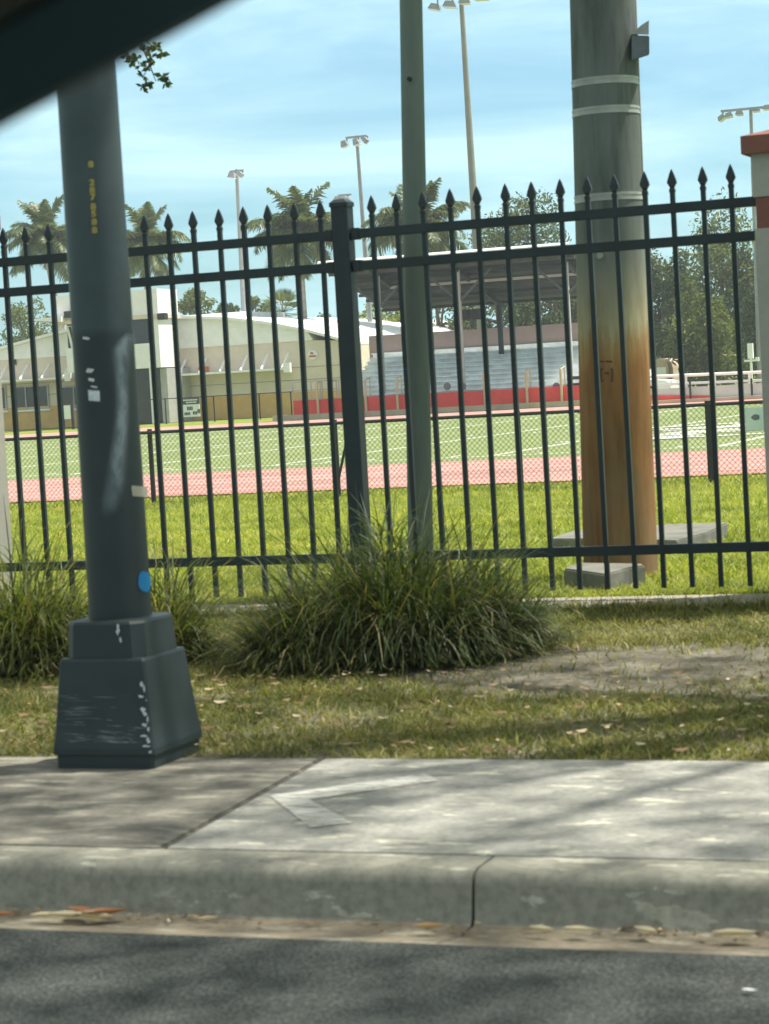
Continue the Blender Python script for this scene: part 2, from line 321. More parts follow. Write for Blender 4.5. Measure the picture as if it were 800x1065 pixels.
def strips(name, L, Rr, m, parent=None):                  # many blades: L,R arrays (n,k,3)
    n, k, _ = L.shape; org = np.array(ORG[parent.name]) if parent is not None else np.zeros(3)
    V = np.empty((n, k, 2, 3)); V[:, :, 0] = L; V[:, :, 1] = Rr; V = V.reshape(-1, 3)-org
    base = (np.arange(n)*k*2)[:, None, None]; j = (np.arange(k-1)*2)[None, :, None]
    idx = base+j+np.array([0, 1, 3, 2])[None, None, :]; idx = idx.reshape(-1)
    me = bpy.data.meshes.new(name); me.vertices.add(len(V)); me.vertices.foreach_set('co', V.astype(np.float32).ravel())
    nf = n*(k-1); me.loops.add(nf*4); me.loops.foreach_set('vertex_index', idx.astype(np.int32))
    me.polygons.add(nf); me.polygons.foreach_set('loop_start', (np.arange(nf)*4).astype(np.int32))
    me.update(calc_edges=True); me.validate(); me.materials.append(M[m])
    o = bpy.data.objects.new(name, me); link(o, parent)
    if parent is None: ORG[o.name] = Vector((0, 0, 0))
    return o
def struct(o): o['kind'] = 'structure'; return o
def sheet(name, poly, z_, m):
    return struct(MB().add([(x, y, z_) for x, y in poly], [tuple(range(len(poly)))]).build(name, m))
def instance(src, name, parent, off):
    o = src.copy(); o.name = name; col.objects.link(o); o.parent = parent; o.location = off; ORG[o.name] = ORG[parent.name]; return o

# ------------------------------------------------------------------ setting
FIELD = -1.60
prof = [(-600,-1.12),(-9.6,-1.12),(-9.5,-1.32),(6.1,-1.32),(6.2,-1.105),(7.0,-1.075),(8.2,-1.05),(9.3,-1.035),(9.7,-1.035),(12,-1.06),(16,-1.14),(22,-1.36),(28,FIELD-.02),(200,FIELD-.02),(1500,FIELD-.02)]
def ground_h(y):
    for (a, ha), (b, hb) in zip(prof, prof[1:]):
        if a <= y <= b: return ha+(hb-ha)*(y-a)/(b-a)
    return FIELD
xs = [-1500, -200, -60, -40] + list(np.arange(-30, 8, 1.0)) + [20, 60, 200, 1500]
g = MB()
for y, h in prof: g.v += [(x, y, zz(h)) for x in xs]
nx = len(xs)
for i in range(len(prof)-1):
    for k in range(nx-1): g.f.append((i*nx+k, i*nx+k+1, (i+1)*nx+k+1, (i+1)*nx+k))
gr = struct(g.build('ground', 'lawn', smooth=True)); gr.data.materials.append(M['lawn_soil'])
for p in gr.data.polygons:
    if -9.5 < p.center.y < 9.5: p.material_index = 1
sheet('road', [(-300, -9.3), (300, -9.3), (300, 4.52), (-300, 4.52)], zz(-1.195), 'asphalt')
# gutter and kerb, two lengths meeting at the visible joint
jx = PZ(493, 905, -1.1).x
kp = [(4.955,-1.30),(4.955,-1.100),(4.85,-1.101),(4.826,-1.103),(4.810,-1.109),(4.801,-1.12),(4.797,-1.135),(4.784,-1.205),(4.775,-1.218),(4.70,-1.222),(4.52,-1.197),(4.505,-1.202),(4.505,-1.30)]
def kerb(x0, x1):
    a = MB().prism([(y, zz(h)) for y, h in kp], 'x', x0, x1).build('kerb', 'kerb_concrete', smooth=True); struct(a)
    a.data.materials.append(M['gutter_concrete'])
    for p in a.data.polygons:
        if p.center.y < 4.77 and p.normal.z > .5: p.material_index = 1
kerb(-60, jx-.004); kerb(jx+.004, 40)
MB().prism([(y+.004, zz(h-.012)) for y, h in kp], 'x', jx-.02, jx+.02).build('kerb_joint', 'asphalt')['kind'] = 'structure'
# pavement slabs divided along the slanting joint
ja = PZ(165, 884, -1.1); jb = PZ(330, 792, -1.1)
ex = (jb.x-ja.x)/(jb.y-ja.y); xa = ja.x+ex*(4.962-ja.y); xb = ja.x+ex*(6.22-ja.y)
def slab(x00, x01, x10, x11, m):
    b = MB(); z0, z1 = zz(-1.25), zz(-1.1)
    b.loft([[(x00,4.962,z0),(x01,4.962,z0),(x11,6.22,z0),(x10,6.22,z0)], [(x00,4.962,z1),(x01,4.962,z1),(x11,6.22,z1),(x10,6.22,z1)]])
    return struct(b.build('pavement', m, bevel=.006))
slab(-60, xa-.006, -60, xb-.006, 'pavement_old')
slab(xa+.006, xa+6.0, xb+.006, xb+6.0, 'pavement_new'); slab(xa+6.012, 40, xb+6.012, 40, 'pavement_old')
def pz_poly(pts, h): return [(PZ(x, y, h).x, PZ(x, y, h).y) for x, y in pts]
sheet('pale_pavement_patch', pz_poly([(281, 829), (442, 806), (456, 813), (322, 833), (366, 857), (323, 862)], -1.1), zz(-1.096), 'pale_patch')  # pale arrow-shaped patch laid just above the slab
mow = MB().box(-5.3, -1.9, 9.42, 9.86, zz(-1.12), zz(-1.012)).build('concrete_edging', 'mow_strip', bevel=.01); struct(mow)
# track and field
XW = (-220, 90)
def band(name, y0, y1, lift, m, x0=XW[0], x1=XW[1]): return sheet(name, [(x0, y0), (x1, y0), (x1, y1), (x0, y1)], zz(FIELD+lift), m)
band('track', 32.0, 40.9, .004, 'track_red'); band('track', 88.0, 96.2, .004, 'track_red')
band('turf_field', 40.9, 88.0, .004, 'turf')
ln = MB()
def line(x0, x1, y0, y1, lift=.010): ln.add([(x0,y0,zz(FIELD+lift)),(x1,y0,zz(FIELD+lift)),(x1,y1,zz(FIELD+lift)),(x0,y1,zz(FIELD+lift))], [(0,1,2,3)])
for k in range(1, 7): line(XW[0], XW[1], 32+k*1.27, 32+k*1.27+.06); line(XW[0], XW[1], 88+k*1.17, 88+k*1.17+.06)
line(XW[0], XW[1], 42.6, 42.72); line(XW[0], XW[1], 86.4, 86.52)
for k in range(-16, 6):
    x = -9.5+k*4.572; line(x-.07, x+.07, 42.72, 86.4)
for k in range(-80, 30):
    x = -9.5+k*.9144
    for y in (43.1, 57.5, 71, 85.6):
        if k % 5: line(x-.05, x+.05, y, y+.6)
struct(ln.build('painted_lines', 'field_line'))
# worn painted emblem strokes on the turf at the right
em = MB()
for i in range(26):
    x, y = random.uniform(-13.5, -8.5), random.uniform(48, 58); a = random.uniform(-.5, .5); l = random.uniform(.4, 1.6)
    d = Vector((math.cos(a), math.sin(a), 0))*l; nrm = Vector((-d.y, d.x, 0)).normalized()*random.uniform(.12, .3); c = Vector((x, y, zz(FIELD+.015+.0005*i)))
    em.add([c-d-nrm, c+d-nrm, c+d+nrm, c-d+nrm], [(0, 1, 2, 3)])
struct(em.build('painted_turf_emblem', 'field_line'))
sheet('path', [(PZ(0, 438, FIELD).x-6, 97), (PZ(100, 438, FIELD).x, 97), (PZ(100, 438, FIELD).x+3, 110), (PZ(60, 436, FIELD).x, 110)], zz(FIELD+.004), 'mow_strip')

# ------------------------------------------------------------------ grass
def blades(name, X, Y, Z, hgt, wid, lean, m, parent=None, k=3):
    n = len(X); ang = rng.uniform(0, 2*np.pi, n); la = rng.uniform(0, 2*np.pi, n)
    tt = np.linspace(0, 1, k)[None, :]; bend = lean*rng.uniform(.2, 1.4, n)[:, None]
    cx = X[:, None]+np.cos(la)[:, None]*bend*hgt[:, None]*tt**1.7
    cy = Y[:, None]+np.sin(la)[:, None]*bend*hgt[:, None]*tt**1.7
    cz = Z[:, None]+hgt[:, None]*(tt-.35*np.minimum(bend, 1)*tt**2.2)
    w = (wid[:, None]*(1-tt)**.6+.0004)*.5
    wx = np.cos(ang)[:, None]*w; wy = np.sin(ang)[:, None]*w
    L = np.stack([cx-wx, cy-wy, cz], -1); Q = np.stack([cx+wx, cy+wy, cz], -1)
    return strips(name, L, Q, m, parent)
patch = PZ(645, 697, -1.06)
def near_density(X, Y):
    e = ((X-patch.x)/.8)**2+((Y-patch.y)/.58)**2
    d = np.where(e < 1, .10+.5*np.clip(e-.4, 0, 1), 1.0); nz = np.sin(X*5.1+Y*2.2)*np.sin(Y*7.3-X*1.7); d = d*np.clip(.75+.45*nz, .15, 1)
    return np.where(Y < 6.55, np.maximum(d, .8), d)
gh = np.vectorize(ground_h)
n = 95000; X = rng.uniform(-6.0, -.6, n); Y = rng.uniform(6.23, 9.42, n); keep = rng.uniform(0, 1, n) < near_density(X, Y); X, Y = X[keep], Y[keep]
Zs = EYE+gh(Y); n = len(X)
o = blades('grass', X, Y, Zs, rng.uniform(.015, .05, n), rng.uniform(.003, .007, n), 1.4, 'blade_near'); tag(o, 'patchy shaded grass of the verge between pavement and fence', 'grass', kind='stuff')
n = 150000; Y = 9.87+(31.5-9.87)*rng.uniform(0, 1, n)**1.5; X = -Y*rng.uniform(.17, .62, n)
o = blades('grass', X, Y, EYE+gh(Y), rng.uniform(.03, .085, n)*(.8+Y*.02), rng.uniform(.006, .012, n)*(.6+Y*.05), 1.1, 'blade_far'); tag(o, 'sunlit bright green grass behind the iron fence', 'grass', kind='stuff')
# tufts creeping over the concrete edging
n = 3500; X = rng.uniform(-5.2, -1.7, n); Y = 9.36+rng.uniform(0, .09, n)
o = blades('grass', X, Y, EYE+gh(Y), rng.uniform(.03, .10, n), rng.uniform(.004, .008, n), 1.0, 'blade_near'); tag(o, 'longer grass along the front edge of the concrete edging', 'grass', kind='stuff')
def litter(name, n, xr, yr, size, m):
    X = rng.uniform(*xr, n); Y = rng.uniform(*yr, n); s = rng.uniform(*size, n)
    a = rng.uniform(0, 2*np.pi, n); Z = EYE+gh(Y)+.018
    tt = np.array([0, .35, .7, 1.0]); prof_ = np.array([.08, .42, .36, .03])
    cx = X[:, None]+np.cos(a)[:, None]*s[:, None]*(tt-.5); cy = Y[:, None]+np.sin(a)[:, None]*s[:, None]*(tt-.5)
    cz = Z[:, None]+s[:, None]*(.35*(tt-.5)**2)+rng.uniform(0, .012, (n, 1)); w = s[:, None]*prof_*.9
    tl = rng.uniform(-.4, .4, (n, 1))
    L = np.stack([cx-np.sin(a)[:, None]*w*.5, cy+np.cos(a)[:, None]*w*.5, cz-tl*w*.5], -1); Q = np.stack([cx+np.sin(a)[:, None]*w*.5, cy-np.cos(a)[:, None]*w*.5, cz+tl*w*.5], -1)
    return strips(name, L, Q, m)
tag(litter('leaf_litter', 700, (-5.6, -.8), (6.23, 7.7), (.018, .05), 'deadleaf'), 'dry fallen leaves scattered over the shaded verge', 'leaf litter', kind='stuff')
# leaves in the gutter, each on its own
def fallen(px, py, s, m, label, a=0.0, h=-1.205):
    c = PZ(px, py, h); k = 7; tt = np.linspace(0, 1, k); pr = np.array([.05, .28, .44, .46, .36, .2, .02])*s
    d = Vector((math.cos(a), math.sin(a), 0)); q = Vector((-d.y, d.x, 0)); L, Q, Cn = [], [], []
    for t_, w in zip(tt, pr):
        p = c+d*s*(t_-.5)+Vector((0, 0, .004+s*.35*(t_-.5)**2))
        L.append(p-q*w*.5+Vector((0, 0, w*.3))); Cn.append(p); Q.append(p+q*w*.5+Vector((0, 0, w*.22)))
    b = MB(); n = len(tt); b.v = [tuple(p) for p in L+Cn+Q]
    for i in range(n-1): b.f += [(i, i+1, n+i+1, n+i), (n+i, n+i+1, 2*n+i+1, 2*n+i)]
    b.v = [(x-c.x, y-c.y, z_-c.z) for x, y, z_ in b.v]
    o = b.build('fallen_leaf', m, smooth=True); o.location = c; tag(o, label, 'leaf', 'fallen leaves in the gutter')
for a in [(47, 955, .07, 'deadleaf_pale', 'pale curled leaf at the left end of the gutter leaf pile', .3),
          (72, 956, .10, 'deadleaf_pale', 'long pale leaf in the gutter leaf pile below the street light', .1),
          (84, 951, .09, 'deadleaf_brown', 'dark brown leaf at the back of the gutter leaf pile', -.4),
          (97, 957, .11, 'deadleaf_pale', 'flat cream leaf at the front of the gutter leaf pile', -.1),
          (110, 953, .11, 'deadleaf_brown', 'reddish brown leaf at the right end of the gutter leaf pile', .5),
          (1, 954, .07, 'deadleaf_brown', 'brown leaf in the gutter cut by the left picture edge', .2),
          (217, 958, .05, 'deadleaf_pale', 'single small pale leaf in the gutter right of the leaf pile', .6),
          (447, 967, .075, 'deadleaf', 'orange tan leaf in the gutter just left of the kerb joint', .2),
          (563, 969, .06, 'deadleaf_pale', 'thin pale leaf in the gutter right of the kerb joint', -.2),
          (603, 970, .07, 'deadleaf_pale', 'flat long cream leaf in the middle of the right kerb length', 0),
          (672, 971, .07, 'deadleaf_pale', 'small greyish leaf in the gutter below the rusty pole', -.5),
          (765, 975, .095, 'deadleaf_pale', 'largest curled pale leaf in the gutter near the right picture edge', .25)]:
    fallen(*a)
fallen(780, 1033, .03, 'signwhite', 'tiny white leaf scrap lying on the asphalt near the right edge', 0, -1.192)

n = 170; Xg = rng.uniform(-3.4, -.7, n); Yg = 4.775-np.abs(rng.normal(0, .05, n)); Cg = np.stack([Xg, Yg, np.full(n, zz(-1.214))+.004], -1); a_ = rng.uniform(0, 6.28, n); sg_ = rng.uniform(.004, .016, n)
dv = np.stack([np.cos(a_)*sg_, np.sin(a_)*sg_*.6, rng.uniform(-.003, .003, n)], -1); nv = np.stack([-np.sin(a_)*sg_*.35, np.cos(a_)*sg_*.35, rng.uniform(-.002, .003, n)], -1)
tag(strips('gutter_debris', np.stack([Cg-dv-nv*.4, Cg+dv*.9-nv], 1), np.stack([Cg-dv*.8+nv, Cg+dv+nv*.6], 1), 'deadleaf'), 'crumbs of leaves and twigs gathered along the gutter', 'debris', kind='stuff')
def clump(px, py, Y, rx, ry, hgt, n, m, label, lenr=(.45, .86)):
    base = PY(px, py, Y); z0 = EYE+ground_h(Y); t_ = thing('ornamental_grass', (base.x, Y, z0), label, 'grass clump', 'ornamental grass clumps along the fence')
    def gen(nm, n, m, hl, flat, up=0.0):
        a = rng.uniform(0, 2*np.pi, n); rr = np.sqrt(rng.uniform(0, 1, n))
        bx = base.x+np.cos(a)*rr*rx*.55; by = Y+np.sin(a)*rr*ry*.55
        la = a+rng.normal(0, 1.0, n); ln_ = rng.uniform(*lenr, n)*hl*(1-.3*rr)*rng.choice([.5, .75, 1, 1.15], n)
        th = R(84)-rr*R(58)*rng.uniform(.1, 1.5, n)-flat; droop = rng.uniform(.3, 3.4, n)
        k = 7; L = np.empty((n, k, 3)); Q = np.empty((n, k, 3)); px_ = bx.copy(); py_ = by.copy(); pz_ = z0+up*rng.uniform(0, 1, n)*(1-rr)
        wa = la+np.pi/2+rng.normal(0, .5, n)
        for i in range(k):
            s = i/(k-1); w = .0075*(1-s)**.5*rng.uniform(.7, 1.3, n)+.0006
            L[:, i] = np.stack([px_-np.cos(wa)*w/2, py_-np.sin(wa)*w/2, pz_], -1); Q[:, i] = np.stack([px_+np.cos(wa)*w/2, py_+np.sin(wa)*w/2, pz_], -1)
            an = th-droop*s**1.3; st = ln_/(k-1)
            px_ = px_+np.cos(an)*np.cos(la)*st; py_ = py_+np.cos(an)*np.sin(la)*st; pz_ = np.maximum(pz_+np.sin(an)*st, z0+.01+rng.uniform(0, .05, n))
        return strips(nm, L, Q, m, t_)
    gen('blades', n, m, hgt, 0); gen('dry_skirt', int(n*.35), 'clump_dry', hgt*.75, R(25)); gen('tangle', int(n*.55), m, hgt*.42, R(30), hgt*.62)
    return t_
clump(415, 705, 8.15, .62, .48, .90, 5000, 'clump', 'widest dark clump of arching grass in front of the black fence post')
clump(505, 700, 8.3, .32, .34, .66, 1200, 'clump', 'low grass clump spreading right of the grey metal pole foot')
clump(318, 712, 7.92, .34, .28, .62, 1300, 'clump_mid', 'lighter low grass clump between the street light and the black fence post')
clump(172, 705, 8.1, .20, .3, .80, 900, 'clump_mid', 'grass clump peeking out right behind the street light base')
clump(28, 710, 7.95, .46, .40, .88, 2300, 'clump_mid', 'dry looking grass clump left of the street light at the picture edge')

# ------------------------------------------------------------------ iron fence
FY = 9.75
Xl = PY(3, 240, FY).x; Xr = PY(760, 176, FY).x; pitch = (Xr-Xl)/28.0
def at_h(px, h): return PY(px, 380, FY).x
top1, top2, bot = .664, .520, -.800
PT, PB = .83, -.968
Xpost = PY(366, 400, FY).x
kpost = round((Xpost-Xl)/pitch)
fence_z = zz(-1.02)
pk = None
def panel(ks, x0, x1, label):
    global pk
    root = thing('iron_fence_panel', ((x0+x1)/2, FY, fence_z), label, 'fence', 'black iron fence panels')
    for h in (top1, top2, bot):
        MB().box(x0, x1, FY-.018, FY+.018, zz(h)-.021, zz(h)+.021).build('rail', 'fence', root, bevel=.003)
    for h in (top1, top2, bot):
        for xe, sg_ in ((x0, 1), (x1, -1)):
            MB().box(min(xe, xe+sg_*.035), max(xe, xe+sg_*.035), FY-.0215, FY+.0215, zz(h)-.026, zz(h)+.026).build('bracket', 'fence', root, bevel=.002)
    for k in ks:
        x = Xl+k*pitch
        if pk is None:
            b = MB().box(-.0102, .0102, -.0102, .0102, 0, PT-PB-.10); me = b.build('picket', 'fence'); 
            f = MB(); z0 = PT-PB-.10
            f.sqloft(0, 0, [(.0125,.0125,z0),(.0125,.0125,z0+.012),(.009,.009,z0+.02),(.012,.012,z0+.028),(.0205,.0105,z0+.042),(.018,.010,z0+.054),(.008,.006,z0+.085),(.0015,.0015,z0+.10)], .0012)
            fo = f.build('spear_tip', 'fence'); pk = (me, fo)
            for q in pk: col.objects.unlink(q)
        off = Vector((x, FY, zz(PB)))-ORG[root.name]
        p = instance(pk[0], 'picket', root, off); p.rotation_euler = (random.uniform(-.004, .004), random.uniform(-.0035, .0035), random.uniform(-.06, .06)); instance(pk[1], 'spear_tip', p, (0, 0, 0))
XpL = PY(9, 520, 9.97).x; XpR = PY(789, 330, 9.5).x
panel(range(0, kpost), XpL-.0, Xpost-.046, 'left panel of the black iron picket fence, between the left pillar and the black post')
panel(range(kpost+1, 29), Xpost+.046, XpR+.0, 'right panel of the black iron picket fence, ending at the red capped pillar')
t_ = thing('fence_post', (Xpost, FY, fence_z), 'thick square black iron post joining the two fence panels', 'fence post')
MB().sqloft(Xpost, FY, [(.040, .040, zz(-1.04)), (.040, .040, zz(.79))], .004).build('post', 'fence', t_)
MB().sqloft(Xpost, FY, [(.045,.045,zz(.79)), (.045,.045,zz(.808)), (.03,.03,zz(.822)), (.004,.004,zz(.83))], .004).build('cap', 'fence', t_)
def pillar(x0, x1, label):
    cx = (x0+x1)/2; hw = (x1-x0)/2; cy = 9.74; r_ = thing('masonry_pillar', (cx, cy, zz(-1.06)), label, 'pillar', 'masonry fence pillars')
    MB().sqloft(cx, cy, [(hw, .24, zz(-1.08)), (hw, .24, zz(.535))], .006).build('shaft', 'conc_pillar', r_)
    MB().sqloft(cx, cy, [(hw-.008, .232, zz(.535)), (hw-.008, .232, zz(.665))], .006).build('trim_band', 'terracotta', r_)
    MB().sqloft(cx, cy, [(hw, .24, zz(.665)), (hw, .24, zz(.842))], .006).build('neck', 'conc_pillar', r_)
    MB().sqloft(cx, cy, [(hw+.034, .274, zz(.842)), (hw+.034, .274, zz(.915)), (hw*.5, .12, zz(.957)), (.02, .02, zz(.977))], .005).build('cap', 'terracotta', r_)
pillar(XpL-.48, XpL, 'beige fence pillar with a red cap, mostly cut off by the left picture edge')
pillar(XpR, XpR+.48, 'grey beige fence pillar with red cap and red band at the right picture edge')

# ------------------------------------------------------------------ street light
a = PZ(58, 798, -1.1); b = PZ(157, 803, -1.1); bw = (b.x-a.x); y0 = (a.y+b.y)/2
hx = bw/2; cx = (a.x+b.x)/2; cy = y0+hx
sl = thing('street_light', (cx, cy, zz(-1.1)), 'dark grey green street light post on a square tapered base at the pavement edge', 'street light')
zt = lambda y: PD(115, y, 6.9).z
hx *= .95
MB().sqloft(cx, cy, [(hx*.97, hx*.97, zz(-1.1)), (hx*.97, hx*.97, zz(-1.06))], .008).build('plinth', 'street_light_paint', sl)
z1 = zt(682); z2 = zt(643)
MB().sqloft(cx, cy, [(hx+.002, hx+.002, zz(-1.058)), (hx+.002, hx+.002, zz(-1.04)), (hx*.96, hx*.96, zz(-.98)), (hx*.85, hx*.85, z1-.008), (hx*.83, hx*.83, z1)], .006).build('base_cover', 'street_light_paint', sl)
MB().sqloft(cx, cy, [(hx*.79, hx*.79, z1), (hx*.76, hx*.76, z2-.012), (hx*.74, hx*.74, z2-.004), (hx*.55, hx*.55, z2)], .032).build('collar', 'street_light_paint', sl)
rb = 66/2400*6.9/2; rt_ = 62/2400*6.9/2
zs0, zs1 = zt(650), zt(90); dr = (rt_-rb)/(zs1-zs0)
shaft_r = lambda z_: rb+dr*(z_-zs0)
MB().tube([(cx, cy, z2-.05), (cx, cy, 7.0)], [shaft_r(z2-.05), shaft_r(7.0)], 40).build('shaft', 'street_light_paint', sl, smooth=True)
arm = MB().tube([(cx, cy, 6.8), (cx, cy-.3, 7.15), (cx, cy-1.5, 7.4), (cx, cy-2.0, 7.42)], [.045, .04, .035, .035], 12).build('arm', 'street_light_paint', sl, smooth=True)
MB().sqloft(cx, cy-2.3, [(.1, .32, 7.36), (.13, .36, 7.41), (.09, .3, 7.48)], .03).build('lamp_head', 'lampgrey', sl)
def sp_(px, py, eps=.0025):
    p = on_cyl(px, py, cx, cy, rb); return on_cyl(px, py, cx, cy, shaft_r(p.z)+eps)
def patchgrid(name, rows, m, n=6, eps=.0025):             # rows of (py, pxl, pxr): a decal following the shaft
    b = MB(); uvs = []
    for i, (py, xl, xr) in enumerate(rows):
        for k in range(n+1):
            b.v.append(tuple(sp_(xl+(xr-xl)*k/n, py+(k/n)*1.0, eps))); uvs.append((k/n, i/(len(rows)-1)))
    for i in range(len(rows)-1):
        for k in range(n): b.f.append((i*(n+1)+k, i*(n+1)+k+1, (i+1)*(n+1)+k+1, (i+1)*(n+1)+k))
    o = b.build(name, m, sl, smooth=True); uvl = o.data.uv_layers.new(name='UVMap')
    for lp in o.data.loops: uvl.data[lp.index].uv = uvs[lp.vertex_index]
    return o
patchgrid('pale_smear', [(343, 130, 143), (352, 122, 143), (362, 114, 141), (375, 114, 139), (395, 117, 136), (420, 118, 137), (450, 115, 136), (480, 110, 135), (510, 105, 132), (540, 100, 124)], 'soft_smear', 8)
patchgrid('sticker', [(405.5, 91.5, 103.5), (411, 92, 103.8), (416.5, 92.4, 104)], 'wornwhite', 4)
for r_ in ([(350, 86, 93), (352.5, 86, 93)], [(383, 91, 98), (387, 89.5, 95)], [(393, 92, 98), (396, 92, 98)], [(401, 94.5, 101), (402.6, 94.5, 101)]):
    patchgrid('sticker', r_, 'wornwhite', 3)
patchgrid('paint_spot', [(594, 148, 153), (597, 145, 156), (603, 144, 157), (609, 144, 157), (613, 146, 155), (615, 149, 153)], 'blue', 6)
patchgrid('tape', [(505, 137, 153), (510, 137, 153.5), (516, 138, 153.8)], 'tape', 5)
# stacked yellow number
dg = bpy.context.evaluated_depsgraph_get()
def text_mesh(s, size):
    cu = bpy.data.curves.new('txt', 'FONT'); cu.body = s; cu.size = size; cu.align_x = 'CENTER'; cu.align_y = 'CENTER'; cu.offset = .0012
    o = bpy.data.objects.new('txt', cu); col.objects.link(o); bpy.context.view_layer.update()
    me = bpy.data.meshes.new_from_object(o.evaluated_get(bpy.context.evaluated_depsgraph_get())); bpy.data.objects.remove(o); return me
dec = None
for s, py, px in (('8', 171, 94.5), ('2', 190, 95.7), ('8', 198, 96), ('7', 205, 96.4), ('8', 215, 97), ('5', 222.5, 97.5), ('8', 231, 98), ('8', 239.5, 98.4)):
    me = text_mesh(s, .0245); c = sp_(px, py, .003); nrm = Vector((c.x-cx, c.y-cy, 0)).normalized(); tx = Vector((0, 0, 1)).cross(nrm)
    MB().add([c+tx*v.co.x*1.25+Vector((0, 0, 1))*v.co.y*1.0 for v in me.vertices], [tuple(p.vertices) for p in me.polygons]).build('number_decal', 'yellowdecal', sl)
# pale knocks on the edge of the base cover
kn = MB()
for py, w, h, dx in ((657, 5, 12, -22), (668, 4, 6, -20), (714, 5, 6, -1), (719, 3, 8, 1), (727, 8, 3, -3), (731, 4, 4, 3), (740, 6, 7, -2), (745, 8, 5, 0), (750, 4, 9, 2), (757, 7, 4, -2), (761, 3, 7, 1), (768, 9, 3, -3), (773, 6, 8, 0), (779, 11, 3, -3), (785, 5, 4, 1)):
    zc = PD(147, py, 6.72).z; f_ = (zc-zz(-1.04))/(z1-zz(-1.04)); hw = hx*(.99-.145*f_)+.0025 if py > 690 else hx*.78+.004
    kx = cx+hw-.010+dx/2400*6.7; q = w/2400*6.7/2; r2 = h/2400*6.7/2; nq = 13
    ring = [(min(kx+math.cos(2*math.pi*i/nq)*q*random.uniform(.35, 1.25)-q*.5, cx+hw-.006), cy-hw-.001, zc+math.sin(2*math.pi*i/nq)*r2*random.uniform(.35, 1.25)) for i in range(nq)]
    MB().add(ring, [tuple(range(nq))]).build('paint_chip', 'wornwhite', sl)
sk = MB()
for i in range(70):
    zc = zz(-1.02)+.15*random.random()**1.8; f_ = (zc-zz(-1.04))/(z1-zz(-1.04)); hw = hx*(.99-.145*f_)+.0035
    x0_ = cx+random.choice([random.uniform(-hx*.92, -hx*.5), random.uniform(-hx*.2, hx*.7)]); l = random.uniform(.008, .09); tk = random.uniform(.0003, .0011)
    x1_ = min(x0_+l, cx+hx*.88); dz = random.uniform(-.004, .002)
    sk.add([(x0_, cy-hw-.002, zc), (x1_, cy-hw-.002, zc+dz), (x1_, cy-hw-.002, zc+dz+tk*.4), ((x0_+x1_)/2, cy-hw-.002, zc+dz*.3+tk), (x0_, cy-hw-.002, zc+tk*.3)], [(0, 1, 2, 3, 4)])
sk.build('scrape_lines', 'scrape_grey', sl)

# ------------------------------------------------------------------ poles behind the fence
a = PY(437.5, 560, 10.35); b = PY(427.5, 0, 10.35); d = (b-a)/(b.z-a.z)
gp = thing('metal_pole', (a.x, 10.35, EYE+ground_h(10.35)), 'plain slender grey green pole rising behind the fence, centre', 'pole')
zb0 = EYE+ground_h(10.35)-.05
MB().tube([a+d*(zb0-a.z), a+d*(7.5-a.z)], [.0615, .042], 24).build('shaft', 'galv', gp, smooth=True)
bp = PY(426, 82, 10.29)
MB().tube([bp+Vector((0, .03, 0)), bp+Vector((0, -.012, 0))], [.012, .010], 10).build('bolt', 'darksteel', gp)
# rusty concrete pole
CY = 10.95
a = PY(646, 598, CY); b = PY(626.5, 0, CY); d = (b-a)/(b.z-a.z)
cp = thing('concrete_pole', (a.x, CY, EYE+ground_h(CY)), 'thick concrete pole with an orange rust stained foot behind the fence', 'utility pole')
zb0 = EYE+ground_h(CY)-.05
ra = 78/2400*11.2/2; rbt = 67/2400*11.2/2; dr2 = (rbt-ra)/(b.z-a.z); pr2 = lambda z_: ra+dr2*(z_-a.z); pc = lambda z_: a+d*(z_-a.z)
MB().tube([pc(zb0), pc(1.0), pc(2.0), pc(8.5)], [pr2(zb0), pr2(1.0), pr2(2.0), pr2(8.5)], 48).build('shaft', 'stained_concrete', cp, smooth=True)
for py in (82, 113, 204):
    z_ = PY(628, py, CY-.17).z; b_ = MB(); rr = pr2(z_)+.003
    for dz in (-.012, .012):
        b_.tube([pc(z_+dz)-Vector((0, 0, .006)), pc(z_+dz)+Vector((0, 0, .006))], rr, 48)
    b_.tube([pc(z_)-Vector((0, 0, .014)), pc(z_)+Vector((0, 0, .014))], rr-.0025, 48)
    b_.build('steel_band', 'steelband', cp, smooth=True)
p = PY(624.5, 266, CY-.17); MB().tube([p+Vector((0, .05, 0)), p-Vector((0, .015, 0))], .015, 10).build('bolt', 'steelband', cp)
# small stencilled frame on the stained foot
st = MB(); 
def cface(px, py): return on_cyl(px, py, pc(1.2).x, pc(1.2).y, pr2(1.2)+.002)
for (x0_, y0_, x1_, y1_) in ((624, 375, 637, 377), (624, 383, 638, 385), (625, 395, 638, 397), (624, 383, 626, 397), (636, 383, 638, 397), (629, 387, 634, 389)):
    st.add([cface(x0_, y0_), cface(x1_, y0_), cface(x1_, y1_), cface(x0_, y1_)], [(0, 1, 2, 3)])
M['stencil'] = mat('stencil_paint', (.11, .075, .045), .8, .2, 20, bump=0)
st.build('stencil_mark', 'stencil', cp)
# box and bracket on the right flank
p0 = PY(659, 62, CY); p1 = PY(676, 22, CY)
bx = MB(); q = lambda x, y, Y: tuple(PY(x, y, Y))
bx.loft([[q(657, 63, CY-.10), q(675.5, 57, CY-.10), q(675.5, 37, CY-.10), q(657, 36.5, CY-.10)], [q(657, 63, CY+.14), q(675.5, 57, CY+.14), q(675.5, 37, CY+.14), q(657, 36.5, CY+.14)]])
bx.build('service_box', 'boxgrey', cp, bevel=.004)
bk = MB(); bk.loft([[q(657, 35.5, CY-.09), q(675, 36, CY-.09), q(675, 21, CY-.09), q(667, 26, CY-.09)], [q(657, 35.5, CY+.12), q(675, 36, CY+.12), q(675, 21, CY+.12), q(667, 26, CY+.12)]])
bk.build('bracket', 'steelband', cp)
